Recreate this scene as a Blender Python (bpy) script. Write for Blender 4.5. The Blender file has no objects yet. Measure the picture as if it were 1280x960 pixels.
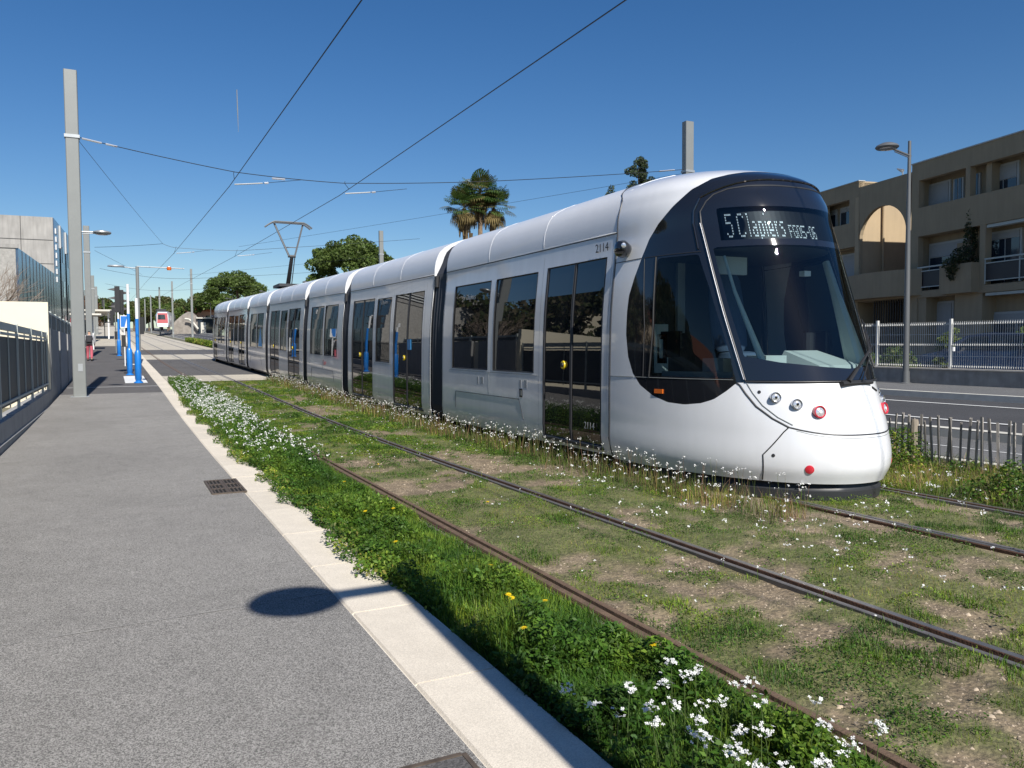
import bpy, bmesh, math, random
import numpy as np
from math import sin, cos, pi, radians, sqrt, atan2
from mathutils import Vector, Matrix
random.seed(5); RNG = np.random.default_rng(11)
SC = bpy.context.scene; COL = SC.collection

# ------------------------------------------------------------------ camera, sky, sun, exposure
cam_d = bpy.data.cameras.new('camera'); cam = bpy.data.objects.new('camera', cam_d); COL.objects.link(cam)
yaw, pitch, roll = radians(26.45), radians(2.62), radians(0.35)
fw = Vector((sin(yaw)*cos(pitch), cos(yaw)*cos(pitch), -sin(pitch)))
rt = Vector((cos(yaw), -sin(yaw), 0)); up = rt.cross(fw)
r2 = rt*cos(roll)-up*sin(roll); u2 = up*cos(roll)+rt*sin(roll)
M = Matrix((r2, u2, -fw)).transposed().to_4x4(); M.translation = Vector((0, 0, 1.57))
cam.matrix_world = M
cam_d.sensor_width = 36; cam_d.lens = 36*985/1280; cam_d.clip_start = 0.05; cam_d.clip_end = 9000
SC.camera = cam
SUN_EL = radians(41); SUN_AZ = radians(2.4)             # sun stands behind the camera, a touch to the left
to_sun = Vector((-sin(SUN_AZ)*cos(SUN_EL), -cos(SUN_AZ)*cos(SUN_EL), sin(SUN_EL)))
w = bpy.data.worlds.new("World"); SC.world = w; w.use_nodes = True
nt = w.node_tree; nt.nodes.clear()
sky = nt.nodes.new('ShaderNodeTexSky'); sky.sky_type = 'NISHITA'; sky.sun_disc = False
sky.sun_elevation = SUN_EL; sky.sun_rotation = atan2(to_sun.x, to_sun.y)
sky.air_density = 1.0; sky.dust_density = 0.25; sky.ozone_density = 3.0; sky.altitude = 60
bg = nt.nodes.new('ShaderNodeBackground'); bg.inputs['Strength'].default_value = 0.068
wo = nt.nodes.new('ShaderNodeOutputWorld')
hs = nt.nodes.new('ShaderNodeHueSaturation'); hs.inputs['Saturation'].default_value = 1.30; hs.inputs['Hue'].default_value = 0.506
nt.links.new(sky.outputs[0], hs.inputs['Color']); nt.links.new(hs.outputs[0], bg.inputs[0]); nt.links.new(bg.outputs[0], wo.inputs[0])
sd = bpy.data.lights.new('sun', 'SUN'); sd.energy = 4.8; sd.angle = radians(0.53); sd.color = (1.0, 0.955, 0.88)
so = bpy.data.objects.new('sun', sd); COL.objects.link(so)
so.rotation_euler = (-to_sun).to_track_quat('-Z', 'Y').to_euler(); so.location = to_sun*60
SC.view_settings.view_transform = 'Standard'; SC.view_settings.look = 'None'
SC.view_settings.exposure = 0.5; SC.view_settings.gamma = 1.0; SC.view_settings.use_curve_mapping = False
SC.cycles.max_bounces = 7; SC.cycles.transparent_max_bounces = 12

# ------------------------------------------------------------------ lie of the land
def zg(Y):
    if Y < 10: return 0.0
    if Y < 22: return 0.023/24*(Y-10)**2
    z = 0.138+0.023*(Y-22)
    if Y > 50: z += 0.007*(Y-50)
    return z
def dx(Y):
    if Y < 26: return 0.0
    if Y < 38: return -0.0005*(Y-26)**2
    return -0.072-0.012*(Y-38)
def zp(Y): return zg(Y)+max(0, Y-35)*0.012
def WP(X, Y, h=0.0): return (X+dx(Y), Y, zg(Y)+h)      # track-following point
def PP(X, Y, h=0.0): return (X+dx(Y), Y, zp(Y)+h)      # platform-following point

# ------------------------------------------------------------------ materials
MATS = {}
def mat(name, col, rough=0.6, metal=0.0, spec=0.5, noise=0.0, nscale=8.0, bump=0.0, bscale=60.0, emit=None, coat=0.0,
        attr=None, ior=1.5, speck=0.0, sscale=300, detail=4.0, sub=0.0, stretch=None, streak=0.0, rand=0.0, big=0.0):
    m = bpy.data.materials.new(name); m.use_nodes = True; n = m.node_tree.nodes; l = m.node_tree.links
    b = n['Principled BSDF']; b.inputs['Roughness'].default_value = rough; b.inputs['Metallic'].default_value = metal
    b.inputs['Specular IOR Level'].default_value = spec; b.inputs['IOR'].default_value = ior
    b.inputs['Coat Weight'].default_value = coat; b.inputs['Coat Roughness'].default_value = 0.04
    c4 = (*col, 1.0); b.inputs['Base Color'].default_value = c4
    tc = n.new('ShaderNodeTexCoord'); vec = tc.outputs['Object']
    if stretch:
        mp = n.new('ShaderNodeMapping'); mp.inputs['Scale'].default_value = stretch; l.new(vec, mp.inputs[0]); vec = mp.outputs[0]
    out = None
    if attr:
        a = n.new('ShaderNodeAttribute'); a.attribute_name = attr; out = a.outputs['Color']
    def mul(prev, fac_socket, lo, hi):
        mr = n.new('ShaderNodeMapRange'); mr.inputs['From Min'].default_value = 0.25; mr.inputs['From Max'].default_value = 0.75
        mr.inputs['To Min'].default_value = lo; mr.inputs['To Max'].default_value = hi; l.new(fac_socket, mr.inputs['Value'])
        mx = n.new('ShaderNodeMix'); mx.data_type = 'RGBA'; mx.blend_type = 'MULTIPLY'; mx.inputs['Factor'].default_value = 1
        if prev is None: mx.inputs['A'].default_value = c4
        else: l.new(prev, mx.inputs['A'])
        l.new(mr.outputs[0], mx.inputs['B']); return mx.outputs['Result']
    if noise:
        t = n.new('ShaderNodeTexNoise'); t.inputs['Scale'].default_value = nscale; t.inputs['Detail'].default_value = detail
        l.new(vec, t.inputs['Vector']); out = mul(out, t.outputs['Fac'], 1-noise, 1+noise)
    if speck:
        t = n.new('ShaderNodeTexVoronoi'); t.inputs['Scale'].default_value = sscale; l.new(vec, t.inputs['Vector'])
        sp = n.new('ShaderNodeSeparateColor'); l.new(t.outputs['Color'], sp.inputs[0]); out = mul(out, sp.outputs[0], 1-speck, 1+speck)
    if streak:
        mp = n.new('ShaderNodeMapping'); mp.inputs['Scale'].default_value = (3, 3, 0.35); l.new(tc.outputs['Object'], mp.inputs[0])
        t = n.new('ShaderNodeTexNoise'); t.inputs['Scale'].default_value = 2.0; t.inputs['Detail'].default_value = 6
        l.new(mp.outputs[0], t.inputs['Vector']); out = mul(out, t.outputs['Fac'], 1-streak, 1+streak)
    if big:
        t = n.new('ShaderNodeTexNoise'); t.inputs['Scale'].default_value = .45; t.inputs['Detail'].default_value = 7; t.inputs['Roughness'].default_value = .65; t.inputs['Distortion'].default_value = .6
        l.new(vec, t.inputs['Vector']); out = mul(out, t.outputs['Fac'], 1-big, 1+big)
    if rand:
        oi = n.new('ShaderNodeObjectInfo'); mr = n.new('ShaderNodeMapRange'); mr.inputs['From Min'].default_value = .25; mr.inputs['From Max'].default_value = .75; mr.clamp = False
        ma = n.new('ShaderNodeMath'); ma.operation = 'MULTIPLY_ADD'; ma.inputs[1].default_value = .5; ma.inputs[2].default_value = .25; l.new(oi.outputs['Random'], ma.inputs[0]); out = mul(out, ma.outputs[0], 1-rand, 1+rand)
    if out is not None: l.new(out, b.inputs['Base Color'])
    if bump:
        t = n.new('ShaderNodeTexNoise'); t.inputs['Scale'].default_value = bscale; t.inputs['Detail'].default_value = 5
        l.new(vec, t.inputs['Vector']); bp = n.new('ShaderNodeBump'); bp.inputs['Strength'].default_value = bump
        bp.inputs['Distance'].default_value = 0.02; l.new(t.outputs['Fac'], bp.inputs['Height']); l.new(bp.outputs[0], b.inputs['Normal'])
    if emit:
        b.inputs['Emission Color'].default_value = (*emit[0], 1); b.inputs['Emission Strength'].default_value = emit[1]
    if sub:
        tr = n.new('ShaderNodeBsdfTranslucent'); ms = n.new('ShaderNodeMixShader'); ms.inputs[0].default_value = sub
        if out is not None: l.new(out, tr.inputs[0])
        else: tr.inputs[0].default_value = c4
        o = n['Material Output']; l.new(b.outputs[0], ms.inputs[1]); l.new(tr.outputs[0], ms.inputs[2]); l.new(ms.outputs[0], o.inputs[0])
    MATS[name] = m; return m
def glass(name, tint, refl=1.55, rough=0.0, base=0.0):
    m = bpy.data.materials.new(name); m.use_nodes = True; n = m.node_tree.nodes; l = m.node_tree.links; n.remove(n['Principled BSDF'])
    tr = n.new('ShaderNodeBsdfTransparent'); tr.inputs[0].default_value = (*tint, 1)
    gl = n.new('ShaderNodeBsdfGlossy'); gl.inputs['Roughness'].default_value = rough; gl.inputs[0].default_value = (1, 1, 1, 1)
    fr = n.new('ShaderNodeFresnel'); fr.inputs[0].default_value = refl
    ad = n.new('ShaderNodeMath'); ad.operation = 'ADD'; ad.inputs[1].default_value = base; ad.use_clamp = True
    ms = n.new('ShaderNodeMixShader'); l.new(fr.outputs[0], ad.inputs[0]); l.new(ad.outputs[0], ms.inputs[0])
    l.new(tr.outputs[0], ms.inputs[1]); l.new(gl.outputs[0], ms.inputs[2]); l.new(ms.outputs[0], n['Material Output'].inputs[0])
    MATS[name] = m; return m
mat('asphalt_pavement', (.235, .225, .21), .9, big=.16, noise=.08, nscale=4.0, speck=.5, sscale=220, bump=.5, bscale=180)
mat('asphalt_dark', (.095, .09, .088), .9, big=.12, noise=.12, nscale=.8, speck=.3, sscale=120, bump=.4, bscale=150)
mat('asphalt_road', (.05, .05, .053), .85, noise=.15, nscale=.5, speck=.25, sscale=80, bump=.3, bscale=150)
mat('asphalt_path', (.12, .12, .12), .9, noise=.1, nscale=.7, speck=.3, sscale=120, bump=.3)
mat('kerb_concrete', (.61, .55, .46), .85, big=.06, rand=.05, noise=.07, nscale=5, speck=.10, sscale=220, bump=.18, bscale=120)
mat('slab_concrete', (.44, .40, .33), .9, big=.12, noise=.1, nscale=1.5, speck=.1, sscale=90, bump=.2)
mat('joint_pale', (.33, .32, .30), .95)
mat('joint_mortar', (.72, .66, .56), .9)
mat('kerb_white', (.55, .53, .47), .8, rand=.12, noise=.12, nscale=6)
mat('road_paint', (.70, .70, .68), .6, noise=.1, nscale=10)
mat('soil', (.18, .135, .09), .95, attr='col', noise=.25, nscale=9, speck=.25, sscale=70, bump=1.0, bscale=25)
mat('far_ground', (.12, .115, .08), .95, noise=.3, nscale=.12)
mat('pebble', (.33, .28, .22), .9, attr='col')
mat('leaf', (.06, .12, .02), .55, attr='col', sub=.35, spec=.3)
mat('stem_green', (.07, .11, .025), .7)
mat('petal', (.80, .80, .80), .6, attr='col', sub=.25)
mat('rail_rust', (.085, .045, .027), .6, noise=.35, nscale=14, metal=.15, bump=.3)
mat('rail_brown', (.13, .085, .055), .7, noise=.3, nscale=10, bump=.3)
mat('rail_grey', (.15, .14, .135), .5, metal=.3, noise=.2, nscale=10)
mat('rail_steel', (.26, .24, .22), .35, metal=.7, noise=.25, nscale=8)
mat('rail_groove', (.02, .014, .010), .9)
mat('rail_strip', (.19, .16, .13), .9, noise=.25, nscale=12)
mat('white_paint', (.68, .69, .71), .32, coat=.8, noise=.025, nscale=2, streak=.03, bump=.012, bscale=2.2)
mat('roof_paint', (.66, .67, .69), .42, coat=.4, noise=.03, nscale=2)
mat('side_paint', (.64, .65, .67), .30, coat=.8, noise=.03, nscale=1.5, streak=.05, bump=.015, bscale=2.0)
mat('black_gloss', (.010, .011, .014), .06, coat=1.0)
mat('black_rubber', (.014, .014, .015), .6)
mat('bellows_black', (.028, .030, .036), .36)
mat('dark_plastic', (.03, .03, .033), .45)
mat('skirt_black', (.028, .030, .034), .45)
mat('steel', (.45, .46, .47), .35, metal=.8)
mat('trim_silver', (.55, .56, .58), .2, metal=.9)
mat('window_dark', (.009, .010, .012), .012, ior=1.7, noise=.4, nscale=1.2, bump=.018, bscale=1.3)
mat('interior_dark', (.05, .055, .06), .7)
mat('interior_grey', (.42, .45, .45), .6)
mat('interior_pale', (.68, .78, .74), .5)
mat('seat_blue', (.05, .08, .14), .8)
mat('led', (.8, .85, .85), .4, emit=((.72, .84, .88), .55))
mat('led_panel', (.006, .007, .009), .5)
mat('lamp_glass', (.7, .72, .75), .08, metal=.6)
mat('red_lens', (.55, .02, .04), .15, coat=1)
mat('orange_lens', (.55, .12, .015), .2, coat=1)
mat('button_yellow', (.75, .55, .02), .4)
mat('sticker_blue', (.04, .25, .55), .4)
mat('letter_black', (.015, .015, .018), .5)
mat('letter_pale', (.35, .36, .37), .5)
mat('mast_grey', (.20, .21, .205), .45, metal=.1, noise=.04, nscale=3)
mat('lamp_grey', (.12, .125, .13), .45, metal=.2)
mat('galvanised', (.38, .40, .41), .42, metal=.5, noise=.08, nscale=6)
mat('wire', (.04, .045, .05), .5, metal=.6)
mat('blue_paint', (.012, .17, .55), .35, coat=.3)
mat('pole_white', (.70, .71, .72), .4)
mat('signal_black', (.012, .012, .014), .5)
mat('concrete_wall', (.30, .30, .295), .9, noise=.12, nscale=3, bump=.15, streak=.08)
mat('cream_wall', (.70, .64, .50), .9, noise=.03, nscale=3, bump=.05)
mat('fence_panel', (.035, .042, .048), .55, noise=.1, nscale=5)
mat('fence_trim', (.42, .45, .42), .5)
mat('mesh_white', (.55, .55, .53), .45)
mat('low_wall', (.30, .28, .25), .9, noise=.2, nscale=4, streak=.15)
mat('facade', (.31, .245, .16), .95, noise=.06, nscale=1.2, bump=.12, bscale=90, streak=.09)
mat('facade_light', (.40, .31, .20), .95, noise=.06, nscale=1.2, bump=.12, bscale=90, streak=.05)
mat('shutter', (.33, .33, .32), .7, noise=.05)
mat('window_frame', (.42, .42, .40), .5)
mat('house_glass', (.02, .03, .045), .04, ior=1.7)
mat('railing_glass', (.018, .014, .018), .35)
mat('building_concrete', (.30, .29, .275), .95, noise=.16, nscale=.8, bump=.2, bscale=30, streak=.15)
mat('metal_cladding', (.16, .22, .30), .22, metal=.85, noise=.06, nscale=1)
mat('louvre', (.45, .46, .46), .6)
mat('rough_render', (.32, .31, .29), .95, noise=.2, nscale=8, bump=.8, bscale=14)
mat('roof_tile', (.38, .15, .085), .85, noise=.3, nscale=5)
mat('house_wall', (.50, .40, .28), .9, noise=.06, nscale=2)
mat('pink_wall', (.60, .36, .27), .9, noise=.06, nscale=2)
mat('stone_wall', (.26, .235, .21), .95, noise=.3, nscale=1.2, bump=.8, bscale=6)
mat('bark', (.14, .10, .07), .95, noise=.3, nscale=6, bump=.5, bscale=12)
mat('bark_pale', (.24, .19, .15), .95, noise=.3, nscale=6)
mat('palm_trunk', (.20, .14, .09), .95, noise=.35, nscale=5, bump=.6)
mat('picket_wood', (.24, .22, .20), .9, rand=.35, noise=.35, nscale=5, stretch=(6, 6, 1))
mat('picket_post', (.23, .195, .155), .9, noise=.25, nscale=5, stretch=(6, 6, 1))
mat('grate_iron', (.11, .085, .065), .65, metal=.3, noise=.3, nscale=20)
mat('void_dark', (.006, .006, .006), 1.0)
mat('skin', (.50, .30, .21), .6, sub=.05)
mat('hair', (.03, .02, .014), .7)
mat('hoodie_grey', (.40, .40, .42), .9, noise=.1, nscale=20)
mat('trousers_pink', (.42, .09, .12), .9, noise=.1, nscale=20)
mat('backpack_black', (.03, .03, .035), .8)
mat('car_blue', (.018, .035, .085), .25, coat=1)
mat('tyre', (.02, .02, .02), .85)
mat('contrail', (.24, .27, .31), 1.0)
mat('sign_blue', (.02, .16, .50), .4)
mat('far_tram_red', (.45, .10, .11), .35, coat=.5)
glass('windshield_glass', (.70, .80, .80), 1.5)
glass('cab_glass', (.55, .62, .62), 1.5)
glass('display_glass', (.55, .62, .66), 1.5)

# ------------------------------------------------------------------ mesh helpers
def tag(o, label=None, cat=None, group=None, kind=None):
    if label: o['label'] = label
    if cat: o['category'] = cat
    if group: o['group'] = group
    if kind: o['kind'] = kind
    return o
WL = {}                                                # world offset of every parent
def wl(o): return WL.get(o.name, Vector((0, 0, 0)))
def empty(name, loc=(0, 0, 0), parent=None):
    o = bpy.data.objects.new(name, None); COL.objects.link(o); o.empty_display_size = .2
    loc = Vector(loc)
    if parent: o.parent = parent; o.location = loc-wl(parent)
    else: o.location = loc
    WL[o.name] = loc; return o
def thing(name, label, cat, loc=(0, 0, 0), group=None):
    return tag(empty(name, loc), label, cat, group)
class MB:
    def __init__(s): s.v = []; s.f = []; s.m = []; s.ms = []
    def mi(s, m):
        if m not in s.ms: s.ms.append(m)
        return s.ms.index(m)
    def add(s, vs, fs, m):
        o = len(s.v); k = s.mi(m); s.v.extend([tuple(v) for v in vs])
        for f in fs: s.f.append(tuple(i+o for i in f)); s.m.append(k)
    def box(s, c, d, m, rz=0.0, R=None):
        x, y, z = d[0]/2, d[1]/2, d[2]/2; cc, ss = cos(rz), sin(rz); vs = []
        for sx, sy, sz in ((-1,-1,-1),(1,-1,-1),(1,1,-1),(-1,1,-1),(-1,-1,1),(1,-1,1),(1,1,1),(-1,1,1)):
            p = Vector((sx*x, sy*y, sz*z))
            p = (R @ p) if R is not None else Vector((p.x*cc-p.y*ss, p.x*ss+p.y*cc, p.z))
            vs.append((c[0]+p.x, c[1]+p.y, c[2]+p.z))
        s.add(vs, [(0,3,2,1),(4,5,6,7),(0,1,5,4),(1,2,6,5),(2,3,7,6),(3,0,4,7)], m)
    def box2(s, a, b, m): s.box([(a[i]+b[i])/2 for i in range(3)], [abs(b[i]-a[i]) for i in range(3)], m)
    def quad(s, a, b, c, d, m): s.add([a, b, c, d], [(0, 1, 2, 3)], m)
    def tube(s, pts, r, m, n=8, cap=True):
        pts = [Vector(p) for p in pts]; k = len(pts); rs = r if isinstance(r, (list, tuple)) else [r]*k
        vs = []; prev = None
        for i, p in enumerate(pts):
            t = (pts[min(i+1, k-1)]-pts[max(i-1, 0)])
            t = t.normalized() if t.length > 1e-9 else Vector((0, 0, 1))
            if prev is None:
                a = Vector((0, 0, 1)) if abs(t.z) < .9 else Vector((1, 0, 0)); x = t.cross(a).normalized()
            else:
                x = prev-t*prev.dot(t); x = x.normalized() if x.length > 1e-6 else t.orthogonal().normalized()
            prev = x; y = t.cross(x)
            for j in range(n):
                a = 2*pi*j/n; vs.append(p+(x*cos(a)+y*sin(a))*rs[i])
        fs = [(i*n+j, i*n+(j+1) % n, (i+1)*n+(j+1) % n, (i+1)*n+j) for i in range(k-1) for j in range(n)]
        if cap: fs += [tuple(range(n-1, -1, -1)), tuple((k-1)*n+j for j in range(n))]
        s.add(vs, fs, m)
    def lathe(s, prof, m, n=16, c=(0, 0, 0), R=None):
        vs = []
        for r, z in prof:
            for j in range(n):
                p = Vector((r*cos(2*pi*j/n), r*sin(2*pi*j/n), z))
                if R is not None: p = R @ p
                vs.append((c[0]+p.x, c[1]+p.y, c[2]+p.z))
        k = len(prof)
        fs = [(i*n+j, i*n+(j+1) % n, (i+1)*n+(j+1) % n, (i+1)*n+j) for i in range(k-1) for j in range(n)]
        fs += [tuple(range(n-1, -1, -1)), tuple((k-1)*n+j for j in range(n))]
        s.add(vs, fs, m)
    def prism(s, poly, z0, z1, m):                      # poly: xy list counter-clockwise
        k = len(poly); vs = [(x, y, z0) for x, y in poly]+[(x, y, z1) for x, y in poly]
        s.add(vs, [tuple(range(k-1, -1, -1)), tuple(range(k, 2*k))]+[(i, (i+1) % k, k+(i+1) % k, k+i) for i in range(k)], m)
    def build(s, name, parent=None, smooth=False, local=False, weld=False):
        me = bpy.data.meshes.new(name)
        off = wl(parent) if (parent and not local) else Vector((0, 0, 0))
        me.from_pydata([(x-off.x, y-off.y, z-off.z) for x, y, z in s.v], [], s.f)
        for m in s.ms: me.materials.append(MATS[m])
        me.polygons.foreach_set('material_index', s.m)
        if weld:
            b = bmesh.new(); b.from_mesh(me); bmesh.ops.remove_doubles(b, verts=b.verts, dist=.0004); bmesh.ops.recalc_face_normals(b, faces=b.faces); b.to_mesh(me); b.free()
        if smooth:
            me.polygons.foreach_set('use_smooth', [True]*len(me.polygons))
            if smooth != 'all':
                me.set_sharp_from_angle(angle=radians(38))
        me.update(); o = bpy.data.objects.new(name, me); COL.objects.link(o)
        if parent: o.parent = parent; WL[o.name] = wl(parent).copy()
        return o
def np_mesh(name, V, F, mname, col=None, smooth=False, parent=None):
    V = np.asarray(V, np.float32); F = np.asarray(F, np.int32); k = F.shape[1]
    me = bpy.data.meshes.new(name); me.vertices.add(len(V)); me.vertices.foreach_set('co', V.ravel())
    me.loops.add(F.size); me.loops.foreach_set('vertex_index', F.ravel())
    me.polygons.add(len(F)); me.polygons.foreach_set('loop_start', np.arange(0, F.size, k, dtype=np.int32))
    me.polygons.foreach_set('loop_total', np.full(len(F), k, np.int32))
    if smooth: me.polygons.foreach_set('use_smooth', np.ones(len(F), bool))
    me.materials.append(MATS[mname])
    if col is not None:
        a = me.color_attributes.new('col', 'FLOAT_COLOR', 'POINT')
        a.data.foreach_set('color', np.concatenate([np.asarray(col, np.float32), np.ones((len(V), 1), np.float32)], 1).ravel())
    me.update(); me.validate()
    o = bpy.data.objects.new(name, me); COL.objects.link(o)
    if parent: o.parent = parent
    return o
def copy_tree(o, parent=None, d=None):
    c = o.copy(); COL.objects.link(c)
    if parent: c.parent = parent
    for ch in list(o.children): copy_tree(ch, c)
    return c
def vnoise(X, Y, s, seed=0):
    X = np.asarray(X, float)/s+seed*17.3; Y = np.asarray(Y, float)/s+seed*9.1
    xi = np.floor(X).astype(int); yi = np.floor(Y).astype(int); fx = X-xi; fy = Y-yi
    fx = fx*fx*(3-2*fx); fy = fy*fy*(3-2*fy)
    def h(a, b):
        n = (a*374761393+b*668265263+seed*1442695) & 0x7fffffff; n = ((n ^ (n >> 13))*1274126177) & 0x7fffffff
        return ((n ^ (n >> 16)) & 0xffff)/65535.
    return (h(xi, yi)*(1-fx)+h(xi+1, yi)*fx)*(1-fy)+(h(xi, yi+1)*(1-fx)+h(xi+1, yi+1)*fx)*fy
def fbm(X, Y, s, seed=0): return (vnoise(X, Y, s, seed)*.5+vnoise(X, Y, s/2.1, seed+1)*.3+vnoise(X, Y, s/4.5, seed+2)*.2)
def species(X, Y, s=.38):                               # patches of different plants: yellow-green, fresh, dark
    a = np.clip((fbm(X, Y, s, 121)-.5)*4.5, -1, 1)[:, None]; b = np.clip((fbm(X, Y, s*.45, 131)-.5)*4.0, -1, 1)[:, None]
    return np.where(a > 0, 1+a*np.array([[1.0, .55, .5]]), 1+a*np.array([[.35, .25, .10]]))*(1+.25*b)
ZG = np.vectorize(zg); DX = np.vectorize(dx); ZPv = np.vectorize(zp)

# ------------------------------------------------------------------ THE SETTING: ground, platform, road, slabs
YS = [-14, -8, -4, 0, 4, 8, 10, 12, 14, 16, 18, 20, 22, 26, 29, 32, 35, 38, 42, 46, 50, 55, 60, 70, 85, 100, 130, 170, 220, 300, 420]
def strip(mb, x0, x1, y0, y1, h0, h1, m, f=WP, depth=None):
    ys = [y0]+[y for y in YS if y0 < y < y1]+[y1]
    vs = []; 
    for y in ys: vs += [f(x0, y, h0), f(x1, y, h1)]
    mb.add(vs, [(2*i, 2*i+1, 2*i+3, 2*i+2) for i in range(len(ys)-1)], m)
    if depth:
        for (X, h, fl) in ((x0, h0, 0), (x1, h1, 1)):
            vs = []
            for y in ys: vs += [f(X, y, h), f(X, y, h-depth)]
            mb.add(vs, [((2*i, 2*i+2, 2*i+3, 2*i+1) if fl else (2*i, 2*i+1, 2*i+3, 2*i+2)) for i in range(len(ys)-1)], m)
        a, b = f(x0, y0, h0), f(x1, y0, h1); mb.add([a, b, (b[0], b[1], b[2]-depth), (a[0], a[1], a[2]-depth)], [(0, 3, 2, 1)], m)
def structure(mb, name, smooth=False, parent=None):
    o = mb.build(name, parent, smooth)
    if not parent: o['kind'] = 'structure'
    return o
# wide earth sheet to the horizon
mb = MB(); xs = [-3000, -400, -80, -20, 0, 20, 45, 90, 400, 3000]; ys = [-900, -200, -50]+YS+[600, 900, 1500, 4000]
def zfar(y): return zg(min(y, 300))+max(0, min(y, 900)-300)*.012
vs = [(x, y, zfar(y)-.16-.0) for y in ys for x in xs]; nx = len(xs)
mb.add(vs, [(j*nx+i, j*nx+i+1, (j+1)*nx+i+1, (j+1)*nx+i) for j in range(len(ys)-1) for i in range(nx-1)], 'far_ground')
structure(mb, 'ground')
# platform pavement
mb = MB(); strip(mb, -1.62, 1.19, -14, 27.0, 0, 0, 'asphalt_pavement', PP, .15); structure(mb, 'platform_pavement')
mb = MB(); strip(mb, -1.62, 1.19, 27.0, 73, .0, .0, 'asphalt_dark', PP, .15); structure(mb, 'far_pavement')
mb = MB(); strip(mb, -4.5, 1.19, 73, 300, .0, .0, 'slab_concrete', PP, .15); structure(mb, 'concrete_pavement')
mb = MB(); strip(mb, -1.62, 1.19, 30.05, 30.15, .004, .004, 'road_paint', PP); strip(mb, .18, .93, 32.0, 36.6, .004, .004, 'road_paint', PP)
strip(mb, .75, 1.19, 45.6, 46.6, .004, .004, 'road_paint', PP); structure(mb, 'platform_marking')
mb = MB()
for y0, sl in ((4.95, .06), (8.6, .10), (13.1, .03)):
    vs = []
    for k in range(13):
        x = -1.6+2.79*k/12; y = y0+sl*x; wd = .004+.003*sin(k*2.3); vs += [(x, y-wd, .004+zg(y)), (x, y+wd, .004+zg(y))]
    mb.add(vs, [(2*i, 2*i+2, 2*i+3, 2*i+1) for i in range(12)], 'joint_pale')
structure(mb, 'pavement_joint')
# kerb: one stone after the other
kerb = empty('platform_kerb'); kerb['kind'] = 'structure'
mb = MB(); strip(mb, 1.195, 1.625, -14, 150, -.012, -.012, 'joint_mortar', PP, .13); structure(mb, 'kerb_bedding', parent=kerb)
y = 3.455-1.115*10; kmesh = None
while y < 78:
    L = 1.105; a, b = y+.005, y+L
    pa, pb = PP(1.2, a), PP(1.2, b)
    if kmesh is None:
        m2 = MB(); bv = .012; X0, X1, H = 0, .42, .14
        pr = [(X0, -H), (X0, -bv), (X0+bv, 0), (X1-bv, 0), (X1, -bv), (X1, -H)]
        vs = [(x, yy, z) for yy in (0, L-.005) for x, z in pr]; k = len(pr)
        m2.add(vs, [(i, i+1, k+i+1, k+i) for i in range(k-1)]+[tuple(range(k-1, -1, -1)), tuple(range(k, 2*k))], 'kerb_concrete')
        o = m2.build('kerb_stone', kerb, local=True); kmesh = o.data
    else:
        o = bpy.data.objects.new('kerb_stone', kmesh); COL.objects.link(o); o.parent = kerb
    o.location = (pa[0]+RNG.uniform(-.002, .002), pa[1], pa[2]+RNG.uniform(-.002, .002)); o.rotation_euler = (atan2(pb[2]-pa[2], pb[1]-pa[1]), 0, -atan2(pb[0]-pa[0], pb[1]-pa[1]))
    y += 1.115
# concrete and asphalt crossing zone on the tracks
mb = MB(); strip(mb, 1.63, 8.6, 32.2, 36.5, -.004, -.004, 'slab_concrete'); strip(mb, 1.63, 8.6, 56, 65, -.004, -.004, 'slab_concrete'); strip(mb, 1.63, 8.6, 77, 420, -.004, -.004, 'slab_concrete')
structure(mb, 'track_slab')
mb = MB(); strip(mb, 1.63, 8.6, 36.5, 56, -.004, -.004, 'asphalt_dark'); strip(mb, 1.63, 8.6, 65, 77, -.004, -.004, 'asphalt_dark'); structure(mb, 'crossing_asphalt')
# track bed (mortar strip under the grass is the soil sheet), road, path, pavement beyond
def RP(X, Y, h=0.0): return (X+dx(Y), Y, zg(Y)+h)
mb = MB(); strip(mb, 9.55, 11.05, -14, 420, .12, .20, 'asphalt_path', RP); structure(mb, 'cycle_path')
mb = MB(); strip(mb, 10.30, 10.33, -14, 160, .166, .168, 'road_paint', RP); structure(mb, 'cycle_path_line')
for nm, x0, x1, h in (('path_kerb', 9.38, 9.55, .13), ('road_kerb', 11.05, 11.28, .33)):
    kr = empty(nm); kr['kind'] = 'structure'; km = None; y = 2.0
    mb = MB(); strip(mb, x0+.01, x1-.01, -14, 420, h-.015, h-.015, 'kerb_concrete', RP, .3); structure(mb, 'kerb_bedding', parent=kr)
    while y < 26:
        if km is None:
            m2 = MB(); m2.box(((x1-x0)/2, .495, -.12), (x1-x0, .985, .24), 'kerb_white'); o = m2.build('kerb_block', kr, local=True); km = o.data
        else: o = bpy.data.objects.new('kerb_block', km); COL.objects.link(o); o.parent = kr
        p = RP(x0, y, h); o.location = p; y += 1.0
mb = MB(); strip(mb, 11.28, 16.9, -60, 420, .27, .34, 'asphalt_road', RP); structure(mb, 'road')
mb = MB(); strip(mb, 15.6, 15.72, -60, 420, .334, .335, 'road_paint', RP)
y = -12.
while y < 200:
    if not (7.75 < y < 8.2): strip(mb, 12.62, 12.74, y, y+2.6, .300, .301, 'road_paint', RP)
    y += 3.92
structure(mb, 'road_marking')
mb = MB(); strip(mb, 16.9, 17.1, -60, 420, .48, .48, 'kerb_white', RP, .2); structure(mb, 'far_kerb')
mb = MB(); strip(mb, 17.1, 20.0, -60, 420, .475, .49, 'asphalt_path', RP, .2); structure(mb, 'far_footway')
mb = MB(); strip(mb, 20.15, 46, -20, 60, .45, .45, 'asphalt_dark', RP, .3); structure(mb, 'car_park')

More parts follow.
